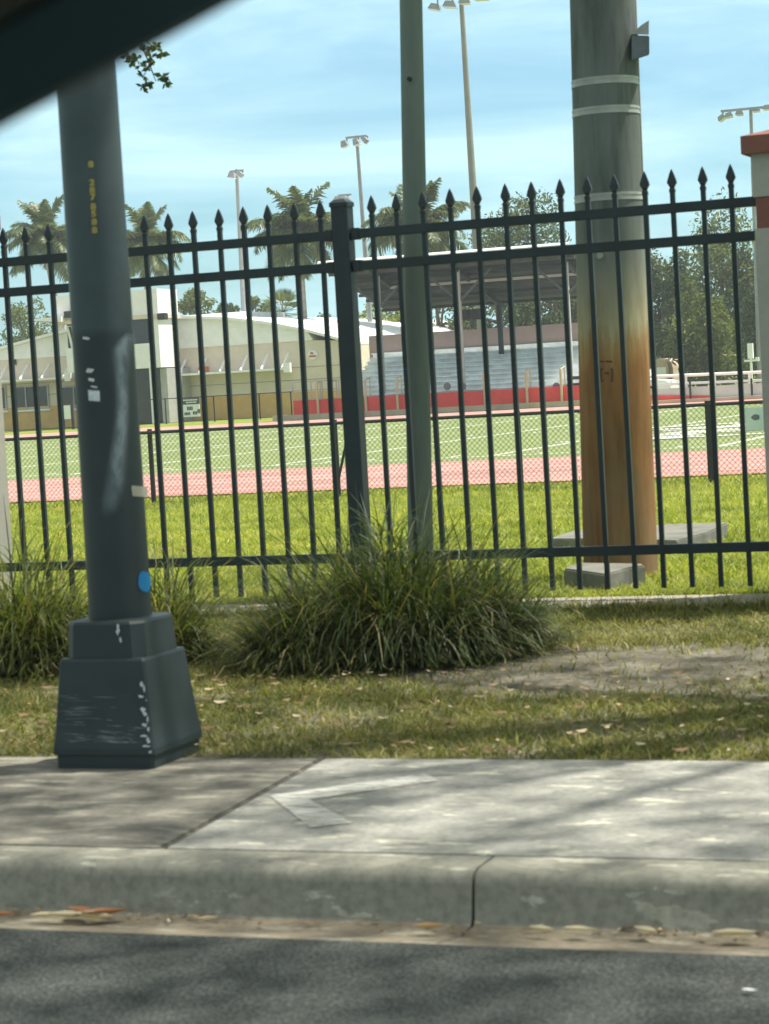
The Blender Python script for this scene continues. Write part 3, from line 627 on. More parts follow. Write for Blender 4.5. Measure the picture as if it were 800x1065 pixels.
# conduit down the right side
e = MB(); pts = []
for z_ in (1.2, 2.0, 3.0, 5.0):
    pts.append(pc(z_)+Vector((math.cos(R(20.9)), math.sin(R(20.9)), 0))*(pr2(z_)+.004))
e.tube(pts, .006, 8).build('cable', 'greysteel', cp, smooth=True)
# concrete slab and broken block
def ragged(name, pts, h, top, m, label, cat):
    poly = [(PZ(x, y, top).x, PZ(x, y, top).y) for x, y in pts]
    o = MB().prism(poly, 'z', zz(top-h), zz(top)).build(name, m, bevel=.008); tag(o, label, cat); return o
ragged('concrete_slab', [(571, 560), (598, 551), (640, 549), (700, 545), (757, 543), (738, 553), (722, 557), (704, 562), (640, 560)], .16, -.985, 'stone', 'grey weathered concrete slab lying in the grass behind the rusty pole', 'slab')
ragged('concrete_block', [(586, 591), (600, 585), (668, 586), (671, 588), (655, 590), (630, 597)], .16, -.93, 'stone', 'broken tan and grey concrete block at the foot of the rusty pole', 'block')

# ------------------------------------------------------------------ chain link fence along the track
CF = 30.0; cz0 = zz(FIELD); ctop = zz(-.565)
xL, xR = -21.0, -4.0
cl = thing('chain_link_fence', ((xL+xR)/2, CF, cz0), 'low black chain link fence along the near edge of the running track', 'fence')
MB().tube([(xL, CF, ctop), (xR, CF, ctop)], .024, 8).build('top_rail', 'darksteel', cl, smooth=True)
for px in (-30, 155, 348, 539, 738, 920):
    x = PY(px, 455, CF).x
    MB().tube([(x, CF+.03, cz0-.06), (x, CF+.03, ctop+.05)], .036 if px != 738 else .05, 10).build('post', 'darksteel', cl, smooth=True)
x = PY(356, 430, CF).x; MB().tube([(x+.12, CF-.03, ctop-.02), (x-.16, CF-.06, cz0)], .02, 8).build('brace', 'darksteel', cl)
hh = ctop-cz0; wv = .075
nW = int((xR-xL+hh)/wv); ks = np.arange(nW); w = .0042
L = []; Q = []
for sgn, off in ((1, 0.0), (-1, .006)):
    x0_ = xL+ks*wv-(hh if sgn > 0 else 0); A = np.stack([x0_, np.full(nW, CF+off), np.full(nW, cz0)], -1); B = np.stack([x0_+sgn*hh, np.full(nW, CF+off), np.full(nW, ctop)], -1)
    if sgn < 0: A[:, 0] += hh*0; 
    dv = np.array([.0024*.7, 0, -.0024*.7*sgn])
    L.append(np.stack([A-dv, B-dv], 1)); Q.append(np.stack([A+dv, B+dv], 1))
    dv = np.array([0, .0024, 0]); L.append(np.stack([A-dv, B-dv], 1)); Q.append(np.stack([A+dv, B+dv], 1))
strips('wire_mesh', np.concatenate(L), np.concatenate(Q), 'chain', cl)
# pale banner tied to it
pa, pb = PY(775, 424, CF-.03), PY(800, 447, CF-.03)
bn = thing('banner', ((pa.x+pb.x)/2, CF-.03, ctop), 'pale blue white banner tied to the low chain link fence at the right edge', 'banner')
MB().box(pa.x, pa.x+.9, CF-.045, CF-.035, pb.z, pa.z).build('cloth', mat('pale_banner', (.55, .64, .66), .7, .12, 3, bump=.1), bn)
lg = MB(); c = PY(786, 434, CF-.05)
lg.add([(c.x+math.cos(i*.63)*.05*(1+.3*(i % 2)), CF-.048, c.z+math.sin(i*.63)*.04) for i in range(10)], [tuple(range(10))]); lg.build('emblem', 'boxgrey', bn)

# ------------------------------------------------------------------ gym building
GY = 112.0
def g2(x, y, Y=GY): p = PY(x, y, Y); return (p.x, p.z)
zf = zz(FIELD)
xl = g2(-140, 380)[0]; xr = g2(368, 380)[0]
pkx, pkz = g2(190, 330); rl = g2(0, 363); rr_ = g2(352, 352)
sl_r = (rr_[1]-pkz)/(rr_[0]-pkx); sl_l = (rl[1]-pkz)/(rl[0]-pkx)
ez_r = pkz+sl_r*(xr-pkx); ez_l = pkz+sl_l*(xl-pkx)
gb = thing('gym_building', ((xl+xr)/2, GY, zf), 'low beige gym hall with white shallow arched roof and ochre lower wall, left background', 'building')
arcp = [g2(px, py) for px, py in ((-140, 394), (-60, 378), (0, 362.5), (60, 346), (110, 336), (160, 331), (200, 329.5), (240, 331), (280, 335.5), (320, 343), (352, 351.5), (368, 356.5))]
gz = g2(250, 358.5)[1]
pkz = max(p[1] for p in arcp); pkx = g2(200, 330)[0]
low = lambda x, z_: (x, min(z_-.12, gz))
wl = [(xl, zf-.1), (xr, zf-.1)]+[low(x, z_) for x, z_ in reversed(arcp)]
MB().prism([(arcp[0][0], zf-.1), (arcp[-1][0], zf-.1)]+[low(x, z_) for x, z_ in reversed(arcp)], 'y', GY, GY+32).build('wall', 'beige', gb)
up_pts = [p for p in arcp if p[1]-.12 > gz]
gs = MB().prism([(up_pts[0][0]-1.2, gz), (up_pts[-1][0]+.3, gz)]+[(x, z_-.1) for x, z_ in reversed(up_pts)], 'y', GY-.06, GY+31.9).build('gable_sheet', 'white', gb)
sv = MB()
for py, xa2, xb2 in ((343, 66, 318), (350.5, 30, 346)):
    zq = g2(200, py)[1]; sv.box(g2(xa2, py)[0], g2(xb2, py)[0], GY-.072, GY-.063, zq, zq+.025)
sv.build('seam', 'offwhite', gs)
rfm = MB(); rings = []
for x, z_ in arcp: rings.append([(x, GY-.35, z_-.09), (x, GY-.35, z_+.06), (x, GY+32.5, z_+.06), (x, GY+32.5, z_-.09)])
rfm.loft(rings).build('roof', 'offwhite', gb)
xr = arcp[-1][0]; xl = arcp[0][0]
a_, b_ = g2(192, 328, GY+6), g2(252, 326, GY+6)
MB().box(a_[0], b_[0], GY+6, GY+12, pkz-.3, a_[1]).build('roof_vent', 'white', gb)
# wainscot
zw = g2(250, 411)[1]
MB().box(xl+.02, xr-.02, GY-.05, GY-.004, zf, zw).build('wainscot', 'ochre', gb)
for px in (200, 290):
    pass
jn = MB()
for y_ in (399, 386):
    z_ = g2(250, y_)[1]; jn.box(xl+.1, xr-.1, GY-.012, GY-.002, z_, z_+.035)
jn.build('wall_joint', mat('wall_joint_shadow_strip', (.33, .27, .21), .9, .1, 2, bump=0), gb)
# windows left of the entrance
def window(px0, px1, py0, py1, bars):
    x0_, z1_ = g2(px0, py0); x1_, z0_ = g2(px1, py1); f = MB(); fw_ = .07
    f.box(x0_, x1_, GY-.10, GY-.008, z1_-fw_, z1_).box(x0_, x1_, GY-.10, GY-.008, z0_, z0_+fw_).box(x0_, x0_+fw_, GY-.10, GY-.008, z0_+fw_, z1_-fw_).box(x1_-fw_, x1_, GY-.10, GY-.008, z0_+fw_, z1_-fw_)
    for q in bars:
        xb = x0_+(x1_-x0_)*q; f.box(xb-.03, xb+.03, GY-.09, GY-.03, z0_+fw_, z1_-fw_)
    w_ = f.build('window', 'greysteel', gb)
    MB().box(x0_+fw_+.002, x1_-fw_-.002, GY-.028, GY-.006, z0_+fw_+.002, z1_-fw_-.002).build('pane', 'darkglass', w_)
    MB().box(x0_-.1, x1_+.1, GY-.16, GY-.002, z0_-.09, z0_-.002).build('sill', 'white', w_)
window(15, 52, 402, 425, (.33, .66)); window(63, 92, 402, 424, (.5,)); window(-20, 8, 403, 427, (.5,))
# awnings: a thin white shelf on slanted struts
def awning(px0, px1, py0, py1, n):
    xa_, za_ = g2(px0, py0); xb_, zb_ = g2(px1, py1); z_ = (za_+zb_)/2
    w_ = MB().box(xa_, xb_, GY-1.1, GY-.06, z_-.06, z_+.05).build('awning', 'white', gb)
    for i in range(n):
        x = xa_+(xb_-xa_)*(i+.1)/(n-.8); 
        MB().bar((x, GY-1.05, z_+.05), (x, GY-.06, z_+.80), .09, .09).build('strut', 'white', w_)
    MB().box(xb_-.02, xb_+.35, GY-1.15, GY-.9, z_-.2, z_+.3).build('bracket', 'white', w_)
awning(-60, 78, 399, 394, 7); awning(172, 304, 390, 384, 7)
p0, p1 = g2(196, 382, GY-1.3), g2(207, 387, GY-1.3)
os_ = MB().box(p0[0], p1[0], GY-.08, GY-.052, p1[1], p0[1]).build('wall_sign', 'orange', gb)
p0, p1 = g2(320, 364, GY), g2(331, 374, GY)
ws = MB().prism([(p0[0]+(p1[0]-p0[0])*(.5+.5*math.cos(i*.628)), p0[1]+(p1[1]-p0[1])*(.5-.5*math.sin(i*.628))) for i in range(10)], 'y', GY-.06, GY-.01).build('wall_emblem', 'signwhite', gb)
em = MB(); cxm = (p0[0]+p1[0])/2; czm = (p0[1]+p1[1])/2
em.box(cxm-.2, cxm+.2, GY-.075, GY-.062, czm-.12, czm-.02).box(cxm-.12, cxm+.05, GY-.075, GY-.062, czm+.03, czm+.14); em.build('emblem_mark', 'orange', ws)
p0, p1 = g2(12, 407-10), g2(21, 411)
MB().box(g2(11, 384)[0], g2(18, 384)[0], GY-.08, GY-.06, g2(11, 367+8)[1]-.25, g2(11, 367+8)[1]+.05).build('louvre', 'darksteel', gb)
# entrance tower
TY = 108.5
def t2(x, y): return g2(x, y, TY)
et = thing('entrance_tower', (t2(110, 435)[0], TY, zf), 'white boxy entrance tower projecting from the beige gym hall, half behind the street light', 'building')
xa_, xb_ = t2(58, 320)[0], t2(164, 320)[0]; zt0, zt1 = t2(110, 330)[1], t2(110, 304)[1]
MB().box(xa_, xb_, TY, TY+2.4, zt0, zt1).build('upper_block', 'white', et)
MB().box(xa_-.05, xb_+.08, TY-.1, TY+2.5, zt0-.22, zt0-.003).build('ledge', 'beige', et)
zc1 = t2(150, 357)[1]; zc2 = t2(150, 383)[1]
MB().box(xa_+.4, xb_-.55, TY+.35, TY+2.3, zc1, zt0-.225).build('window_band', 'darkglass', et)
MB().box(xb_-.53, xb_-.05, TY+.05, TY+2.35, zc2, zt0-.225).build('pier', 'white', et)
MB().box(xa_+.4, xb_-.56, TY+.1, TY+2.3, zc2, zc1-.003).build('white_band', 'white', et)
MB().box(xa_+.6, xb_-.3, TY+1.5, TY+4.8, zf, zc2-.003).build('doorway', 'darkglass', et)
x = t2(157, 410)[0]; MB().tube([(x, TY+.3, zf), (x, TY+.3, zc2-.003)], .16, 12).build('column', 'white', et, smooth=True)
x = t2(90, 410)[0]; MB().tube([(x, TY+.3, zf), (x, TY+.3, zc2-.003)], .16, 12).build('column', 'white', et, smooth=True)
x0_, x1_ = t2(162, 400)[0], t2(169, 400)[0]; MB().box(x0_, x1_, TY+.6, TY+3.4, zf, zc2-.05).build('screen_panel', 'greysteel', et)
x0_ = t2(37, 333)[0]; z_ = t2(60, 332)[1]
MB().prism([(x0_, z_), (xa_+.6, z_-.18), (xa_+.6, z_+.12), (x0_, z_+.08)], 'y', TY-.6, TY+3).build('canopy', 'white', et)
xx = t2(66, 345)[0]; MB().prism([(xx, zt0-.3), (xx+.75, zt0-.3), (xx+.95, t2(70, 392)[1]), (xx+.55, t2(70, 392)[1])], 'y', TY+.3, TY+3.2).build('side_wall', 'white', et)
MB().bar((xx+.25, TY+.25, zt0-.35), (xx+.55, TY+.25, t2(70, 366)[1]), .1, .1).build('downpipe', 'darksteel', et)
for px, py in ((170, 329), (73, 327)):
    x, z_ = t2(px, py); 
    sp0 = MB().box(x-.2, x+.22, TY-.35, TY+.1, z_-.17, z_+.17).build('loudspeaker', 'darksteel', et, bevel=.02)
# perimeter fence of the building and its notice
pf = thing('perimeter_fence', (g2(220, 433, 105)[0], 105, zf), 'thin dark wire fence in front of the beige gym hall', 'fence')
zp = zz(FIELD)+1.28; x0_, x1_ = g2(140, 420, 105)[0], g2(305, 420, 105)[0]
MB().tube([(x0_, 105, zp), (x1_, 105, zp)], .025, 6).build('top_rail', 'darksteel', pf)
for px in (172, 222.5, 270, 303):
    x = g2(px, 420, 105)[0]; MB().tube([(x, 105, zf), (x, 105, zp)], .035, 6).build('post', 'darksteel', pf)
sg = thing('notice_board', (g2(198, 430, 104.8)[0], 104.8, zf), 'white notice board with a dark header on the wire fence before the gym', 'sign')
x0_, z1_ = g2(188.5, 414.5, 104.8); x1_, z0_ = g2(208, 433, 104.8); zh = g2(198, 420.5, 104.8)[1]
MB().box(x0_, x1_, 104.8, 104.86, z0_, zh-.003).build('face', 'signwhite', sg); hd = MB().box(x0_, x1_, 104.78, 104.86, zh, z1_).build('header', 'signdark', sg)
wr = MB(); wd = x1_-x0_
for i, (q0, q1, zq) in enumerate(((.12, .9, .68), (.28, .82, .3))):
    k = q0
    while k < q1:
        wr.box(x0_+wd*k, x0_+wd*(k+.05), 104.765, 104.778, zh+(z1_-zh)*zq-.03, zh+(z1_-zh)*zq+.04); k += .075
wr.build('lettering', 'signwhite', hd)
wr = MB(); hz = zh-z0_
for q0, q1, zq, s in ((.30, .62, .68, .09), (.14, .42, .26, .07), (.62, .82, .30, .08), (.88, .97, .42, .10)):
    k = q0
    while k < q1:
        wr.box(x0_+wd*k, x0_+wd*(k+.06), 104.785, 104.798, z0_+hz*zq-s, z0_+hz*zq+s); k += .085
wr.build('lettering', 'signdark', sg)
sg = thing('notice_sign', (g2(70, 437, 104)[0], 104, zf), 'small white sign on a dark frame beside the gym entrance', 'sign')
x0_, z1_ = g2(66, 422, 104); x1_, z0_ = g2(74, 438, 104)
MB().box(x0_, x1_, 104, 104.06, z0_+.12, z1_).build('panel', 'signwhite', sg)
MB().box(x1_+.02, x1_+.14, 104.0, 104.1, zf, z1_+.25).box(x0_-.1, x0_-.02, 104.0, 104.1, zf, z1_+.05).build('frame', 'darksteel', sg)

# ------------------------------------------------------------------ grandstand
SY = 97.5
def s2(x, y, Y=SY): p = PY(x, y, Y); return (p.x, p.z)
sx0 = s2(306, 425)[0]; sx1 = s2(636, 410)[0]; rx0 = s2(336, 274)[0]; rx1 = s2(594, 256)[0]
gsn = thing('grandstand', ((sx0+sx1)/2, SY, zf), 'roofed grandstand with grey bench rows above a red front wall', 'grandstand')
zr0, zr1 = s2(450, 424)[1], s2(450, 409)[1]
MB().box(sx0-1, sx1, SY-.25, SY+.3, zf, zr0).build('footing', 'tan', gsn)
MB().box(sx0, sx1, SY-.05, SY+.3, zr0+.003, zr1).build('front_wall', 'red', gsn)
bx0 = s2(352, 400)[0]
rows = 10; rise = .215; tread = .78; zs = zr1+.05
tm = MB(); row_x = []
for k in range(rows):
    row_x.append(PY(357+27*k/(rows-1), 400, SY+.31+k*tread).x)
    tm.box(row_x[k], sx1-.01, SY+.31+k*tread, SY+.31+(k+1)*tread, zf+.01*k, zr1-.25+k*rise)
tm.build('terrace', 'terrace_grey', gsn)
for k in range(rows):
    yb = SY+.55+k*tread; zb = zs+k*rise
    bx0 = row_x[k]-.1
    bnc = MB().box(bx0+.2, sx1-.3, yb, yb+.30, zb, zb+.05).build('bench', 'alu', gsn)
    MB().box(bx0+.25, sx1-.35, yb+.1, yb+.2, zb-.31, zb-.002).build('bench_support', 'terrace_grey', bnc)
bwY = SY+.31+rows*tread; zb0, zb1 = s2(450, 372, bwY)[1]-1.0, s2(500, 342, bwY)[1]
MB().box(s2(384, 360, bwY)[0], s2(650, 350, bwY)[0], bwY, bwY+.2, zb0-1.5, zb1).build('back_wall', 'mauve', gsn)
# roof: steel deck falling to the back, white fascia, purlins, columns with V braces
zF = s2(450, 266)[1]; RD = 8.2; zB = PY(450, 319, SY+RD-.6).z
MB().prism([(SY-.6, zF-.10), (SY+RD-.6, zB), (SY+RD-.6, zB+.1), (SY-.6, zF+.02)], 'x', rx0, rx1).build('roof_deck', 'roofsteel', gsn)
MB().prism([(SY-.70, zF-.12), (SY-.605, zF-.12), (SY-.605, zF+.03), (SY-.45, zF+.03), (SY-.45, zF+.12)], 'x', rx0-.05, rx1+.05).build('fascia', 'white', gsn)
for k in range(9):
    q = (k+.3)/9; y_ = SY-.6+q*RD; z_ = zF+(zB-zF)*q-.12
    MB().box(rx0+.02, rx1-.02, y_-.05, y_+.05, z_-.14, z_-.0).build('purlin', 'purlin_grey' if k % 2 else 'roofsteel', gsn)
cxs = [PY(px, py, SY+.9).x for px, py in ((395, 330), (478, 320), (590, 300))]
slope_z = lambda y_: zF+(zB-zF)*(y_-SY+.6)/RD-.2
for x in cxs:
    zt_ = slope_z(SY+.9)
    c_ = MB().box(x-.085, x+.085, SY+.8, SY+.97, zf+.3, zt_-.1).build('column', 'greysteel', gsn)
    rf = MB(); rf.bar((x, SY-.5, slope_z(SY-.5)-.1), (x, SY+RD-.7, slope_z(SY+RD-.7)-.1), .16, .22); rf.build('rafter', 'roofsteel', gsn)
    for s in (-1, 1):
        MB().bar((x, SY+.9, zt_-1.5), (x+s*1.55, SY+.9, zt_-.15), .09, .09).build('brace', 'purlin_grey', c_)
    MB().box(x-.1, x+.1, SY+RD-1.6, SY+RD-1.4, zf+1, slope_z(SY+RD-1.5)-.1).build('column', 'roofsteel', gsn)
zt_ = slope_z(SY+3)
for xa_, xb_ in zip(cxs, cxs[1:]):
    MB().bar((xa_, SY+2.5, slope_z(SY+2.5)-.2), (xb_, SY+2.5, slope_z(SY+2.5)-.2), .12, .12).build('beam', 'greysteel', gsn)
# front rails and yellow handrails
for px in (331, 346, 381, 414, 505, 549, 585):
    x = s2(px, 408)[0]; h_ = MB()
    h_.tube([(x, SY-.12, zr0), (x, SY-.12, zr1+.75)], .06, 8).tube([(x, SY-.12, zr1+.75), (x, SY+.5, zr1+.85)], .03, 8).tube([(x, SY+.5, zr1-.3), (x, SY+.5, zr1+.85)], .03, 8)
    h_.build('handrail', 'yellow', gsn, smooth=True)
rl_ = MB(); x0_, x1_ = s2(304, 410)[0], s2(352, 410)[0]
for dz in (.05, .45, .85): rl_.tube([(x0_, SY+.1, zr1+dz), (x1_, SY+.1, zr1+dz)], .03, 6)
x = x0_
while x <= x1_+.01: rl_.tube([(x, SY+.1, zr1), (x, SY+.1, zr1+.86)], .03, 6); x += (x1_-x0_)/5
rl_.build('railing', 'greysteel', gsn)
for px in (478, 576, 462):                                 # round wall plates in the lower rows
    x, z_ = s2(px, 402); MB().tube([(x, SY+.4, z_), (x, SY+.46, z_)], .17, 12).build('wall_plate', 'boxgrey', gsn)
x, z_ = s2(597, 396); MB().box(x-.4, x+.35, SY+.33, SY+.5, z_-.35, z_-.1).box(x-.4, x+.35, SY+.33, SY+.5, z_+.05, z_+.2).build('step_opening', 'darksteel', gsn)
# loudspeakers under the roof
x, z_ = s2(487, 326, SY+5); MB().box(x-.55, x-.05, SY+5, SY+5.4, z_-.3, z_+.2).box(x+.05, x+.5, SY+5, SY+5.4, z_-.3, z_+.2).build('loudspeaker', 'darksteel', gsn)

# ramp with white railing at the right
RY = 92.0
def r2(x, y, Y=RY): p = PY(x, y, Y); return (p.x, p.z)
rp = thing('access_ramp', (r2(740, 415)[0], RY, zf), 'grey ramp wall with white pipe railing and a red wedge, right of the rusty pole', 'ramp')
x0_, x1_ = r2(660, 405)[0], r2(840, 405)[0]; zw1 = r2(730, 402)[1]; zw0 = r2(730, 416)[1]
MB().box(x0_, x1_, RY, RY+.3, zf, zw1).build('wall', 'stone', rp); bpy.data.objects[rp.children[-1].name].data.materials[0] = mat('pale_ramp_wall', (.55, .56, .54), .9, .1, 1, bump=.1)
xe = r2(742, 412)[0]
MB().prism([(x0_, zw0+.02), (xe, zw0+.12), (xe, zw0+.16), (x0_, zw0+.34)], 'y', RY-.06, RY-.003).build('red_wedge', 'red', rp)
MB().box(x0_, x1_, RY-.5, RY-.07, zf, zf+.14).build('footing', 'tan', rp)
zt1 = r2(730, 388.5)[1]; zt2 = r2(730, 397)[1]
ra_ = MB().tube([(x0_, RY+.15, zt1), (x1_, RY+.15, zt1-.1)], .06, 8).tube([(x0_, RY+.15, zt2), (x1_, RY+.15, zt2-.1)], .05, 8)
for px in (683, 713, 743, 779, 810):
    x = r2(px, 400)[0]; ra_.tube([(x, RY+.15, zw1-.05), (x, RY+.15, zt1-.04)], .05, 8)
ra_.build('railing', 'white', rp, smooth=True)
for px in (719, 783):
    x = r2(px, 400)[0]; MB().tube([(x, RY-.2, zf+.1), (x, RY-.2, zt1-.3)], .045, 8).build('post', 'darksteel', rp)
# white parked car and arched shed
cyc = 104.0; c0 = PY(697, 395, cyc)
car = thing('parked_car', (c0.x-2.2, cyc, zf), 'white parked car mostly hidden behind the rusty pole and white railing', 'car')
X0 = c0.x-4.4
bd = MB().prism([(X0, zf+.3), (X0+4.4, zf+.3), (X0+4.4, zf+.72), (X0+4.2, zf+.86), (X0+3.2, zf+.95), (X0+2.6, zf+1.36), (X0+1.0, zf+1.38), (X0+.3, zf+.95), (X0, zf+.85)], 'y', cyc, cyc+1.75).build('body', 'carwhite', car, bevel=.04)
MB().prism([(X0+.55, zf+.95), (X0+3.0, zf+.95), (X0+2.5, zf+1.30), (X0+1.05, zf+1.31)], 'y', cyc-.012, cyc+.02).build('side_window', 'darkglass', car)
for wx in (.85, 3.5):
    wh = MB().tube([(X0+wx, cyc-.02, zf+.32), (X0+wx, cyc+.2, zf+.32)], .32, 20).build('wheel', 'rubber', car, smooth=True)
    MB().tube([(X0+wx, cyc-.03, zf+.32), (X0+wx, cyc-.015, zf+.32)], .19, 16).build('rim', 'greysteel', wh)
for y_ in (cyc+.15, cyc+1.4): MB().box(X0+4.36, X0+4.44, y_, y_+.25, zf+.68, zf+.82).build('headlight', 'lampglass', car)
ay = 118.0; c0 = PY(686, 390, ay); zt_ = PY(686, 373, ay).z; wd = (PY(695.5, 385, ay).x-PY(676, 385, ay).x)/2
sh = thing('arched_shed', (c0.x, ay, zf), 'small beige arched shed under the trees, right beside the rusty pole', 'shed')
zs_ = zt_-wd; arc = [(c0.x-wd, zf), (c0.x+wd, zf)]+[(c0.x+wd*math.cos(i*math.pi/14), zs_+wd*math.sin(i*math.pi/14)) for i in range(15)]
MB().prism(arc, 'y', ay, ay+4).build('shell', 'tan', sh)
MB().box(c0.x-wd*.75, c0.x+wd*.75, ay-.03, ay-.003, zf, zs_+.05).build('door', 'offwhite', sh)
up_ = thing('signal_post', (PY(781, 395, 110).x, 110, zf), 'thin cream post with a short crossbar before the trees at the right edge', 'post')
x = PY(780.5, 370, 110).x; zt_ = PY(780, 357, 110).z
MB().box(x-.13, x+.13, 110, 110.2, PY(780, 373, 110).z, zt_).box(x-.05, x+.05, 110.05, 110.15, zf, PY(780, 373, 110).z).build('post', 'white', up_)
z_ = PY(780, 375, 110).z; MB().box(x-.3, x+.4, 109.94, 109.99, z_-.05, z_+.05).box(x+.25, x+.42, 109.9, 110.05, z_-.05, z_+.15).build('crossbar', 'white', up_)

# ------------------------------------------------------------------ light towers
def light_tower(px0, py0, px1, py1, Y, wb, wt, lamps, label, m='towerconc', arm=None, cross=True):
    a = PY(px1, py1, Y); b = PY(px0, py0, Y); x = a.x; root = thing('light_tower', (x, Y, zf), label, 'floodlight tower', 'stadium floodlight towers')
    s = (b-EY).length/F; ztop = b.z; k = (b.x-x)
    zl = a.z; dx = (b.x-a.x)/(b.z-a.z); top = Vector((b.x, Y, b.z)); bot = Vector((a.x+dx*(zf-a.z), Y, zf)); bot.x = a.x*.0+bot.x
    MB().tube([bot, top], [wb*s/2*1.05, wt*s/2], 14).build('mast', m, root, smooth=True)
    if arm:
        MB().bar((top.x+arm[0]*s, Y-.15, top.z-arm[2]*s), (top.x+arm[1]*s, Y-.15, top.z-arm[2]*s), .12, .12).build('crossarm', 'lampgrey', root)
    for (dx_, dy_, w_, h_, tilt) in lamps:
        c = Vector((top.x+dx_*s, Y-.35, top.z-dy_*s)); hw = w_*s/2; hh_ = h_*s/2; t_ = R(tilt)
        def rot(p): return (c.x+p[0]*math.cos(t_)-p[1]*math.sin(t_), p[2], c.z+p[0]*math.sin(t_)+p[1]*math.cos(t_))
        ring0 = [(-hw*.6, hh_), (hw*.6, hh_), (hw, -hh_), (-hw, -hh_)]
        hb = MB().loft([[rot((p[0], p[1], Y-.75)) for p in ring0], [rot((p[0]*.6, p[1]*.6, Y-.2)) for p in ring0]]).build('floodlight', 'lampgrey', root)
        MB().loft([[rot((-hw*.88, -hh_*1.02-.01, Y-.72)), rot((hw*.88, -hh_*1.02-.01, Y-.72)), rot((hw*.8, -hh_*1.02-.01, Y-.25)), rot((-hw*.8, -hh_*1.02-.01, Y-.25))],
                   [rot((-hw*.88, -hh_*1.02-.05, Y-.72)), rot((hw*.88, -hh_*1.02-.05, Y-.72)), rot((hw*.8, -hh_*1.02-.05, Y-.25)), rot((-hw*.8, -hh_*1.02-.05, Y-.25))]]).build('lens', 'lampglass', hb)
        if arm: MB().bar((c.x, Y-.2, c.z), (c.x, Y-.15, top.z-arm[2]*s), .07, .07).build('bracket', 'lampgrey', hb)
light_tower(479, -14, 496, 258, 111, 10.5, 4.5, [(-24, 19, 14, 6, -14), (-8, 18, 15, 6, -8), (8, 16, 13, 6, -3), (26, 14, 17, 6, -3)], 'tallest concrete floodlight tower, rising behind the grandstand roof', arm=(-30, 34, 5))
light_tower(371, 141, 380, 265, 128, 6, 3.5, [(-10, 8, 8, 6, 15), (3, 7, 7, 6, 15), (13, 6, 8, 4, -50)], 'floodlight tower with three lamps, right of the black fence post', 'lampgrey', arm=(-11, 12, 1.5))
light_tower(246, 176, 254, 335, 132, 6, 3.5, [(-1, 6, 8, 6, -10), (8, 6, 8, 4, -40)], 'floodlight tower with two lamps clustered on top, above the gym roof', 'lampgrey', arm=(-6, 9, 2))
light_tower(781, 112, 786, 260, 120, 5, 3.5, [(-28, 8, 9, 4, 35), (-20, 6, 9, 4, 10), (-9, 5, 9, 4, 0), (8, 3, 9, 4, 0), (19, 2, 9, 4, 0), (28, 0, 9, 4, -15)], 'floodlight tower with a row of lamps, half behind the right pillar', 'lampgrey', arm=(-30, 32, 1))
light_tower(358, 202, 364, 300, 140, 5, 3, [(-3, 5, 10, 5, -10), (5, 5, 8, 4, -35)], 'floodlight tower whose lamps peek out above the black fence post', 'lampgrey', arm=(-6, 9, 1))

# ------------------------------------------------------------------ palms
def frond_mesh(kind, Lf=3.2, seed=0):
    rs = random.Random(seed); b = MB(); n = 14
    el0, droop = {'up': (78, 45), 'mid': (48, 85), 'flat': (18, 85), 'low': (-25, 60)}[kind]
    pts = []; p = Vector((0, 0, 0))
    for i in range(n+1):
        s = i/n; an = R(el0-droop*s**1.4); pts.append(p.copy()); p = p+Vector((math.cos(an), 0, math.sin(an)))*Lf/n
    b.tube(pts, [.035*(1-.8*i/n) for i in range(n+1)], 5)
    m = 60
    for k in range(m):
        s = .12+.88*k/m; i = min(n-1, int(s*n)); f = s*n-i; c = pts[i].lerp(pts[i+1], f); d = (pts[i+1]-pts[i]).normalized()
        ll = .95*math.sin(math.pi*min(1, .18+s*.80))**.7*rs.uniform(.85, 1.1)
        for sd in (-1, 1):
            side = Vector((0, sd, 0)); updn = d.cross(Vector((0, 1, 0)))
            dr_ = (side*.75+d*.55+updn*rs.uniform(-.35, .35)).normalized(); drop = Vector((0, 0, -1))*ll*rs.uniform(.25, .55)
            w = d*.05; q1 = c+dr_*ll*.5+drop*.25; q2 = c+dr_*ll+drop
            b.add([c-w, c+w, q1+w*.9, q1-w*.9, q2+w*.15, q2-w*.15], [(0, 1, 2, 3), (3, 2, 4, 5)])
    me = b.build('frond', 'frond'); col.objects.unlink(me); return me
FR = {k: frond_mesh(k, seed=i) for i, k in enumerate(('up', 'mid', 'flat', 'low'))}
def palm(px, ptop, pcent, Y, hw, trunk_px, label, seed, w=.42):
    rs = random.Random(seed); c = PY(px, pcent, Y); root = thing('royal_palm', (PY(trunk_px, 400, Y).x, Y, zf), label, 'palm tree', 'palms behind the sports field')
    bx_ = PY(trunk_px, 345, Y).x; s = hw*((c-EY).length/F)/2.55
    MB().tube([(bx_, Y, zf), (bx_*.7+c.x*.3, Y, zf+(c.z-zf)*.5), (c.x, Y, c.z-1.3*s)], [w*.55, w*.5, w*.38], 14).build('trunk', 'palmtrunk', root, smooth=True)
    MB().tube([(c.x, Y, c.z-1.35*s), (c.x, Y, c.z-.9*s), (c.x, Y, c.z+.1)], [w*.40, w*.36, w*.16], 12).build('crownshaft', 'crownshaft', root, smooth=True)
    lst = ['up']*6+['mid']*11+['flat']*12+['low']*9; az = rs.uniform(0, 6)
    for i, kd in enumerate(lst):
        az += 2.399963; o = instance(FR[kd], 'frond', root, c-ORG[root.name]); e = rs.uniform(.85, 1.15)*s
        o.scale = (e, e*rs.uniform(.8, 1.0), e); o.rotation_euler = (rs.uniform(-.25, .25), rs.uniform(-.18, .18), az)
palm(48, 200, 252, 128, 38, 70, 'royal palm left of the street light, crown above the gym roof', 1)
palm(152, 205, 256, 130, 38, 150, 'royal palm half hidden just right of the street light', 2)
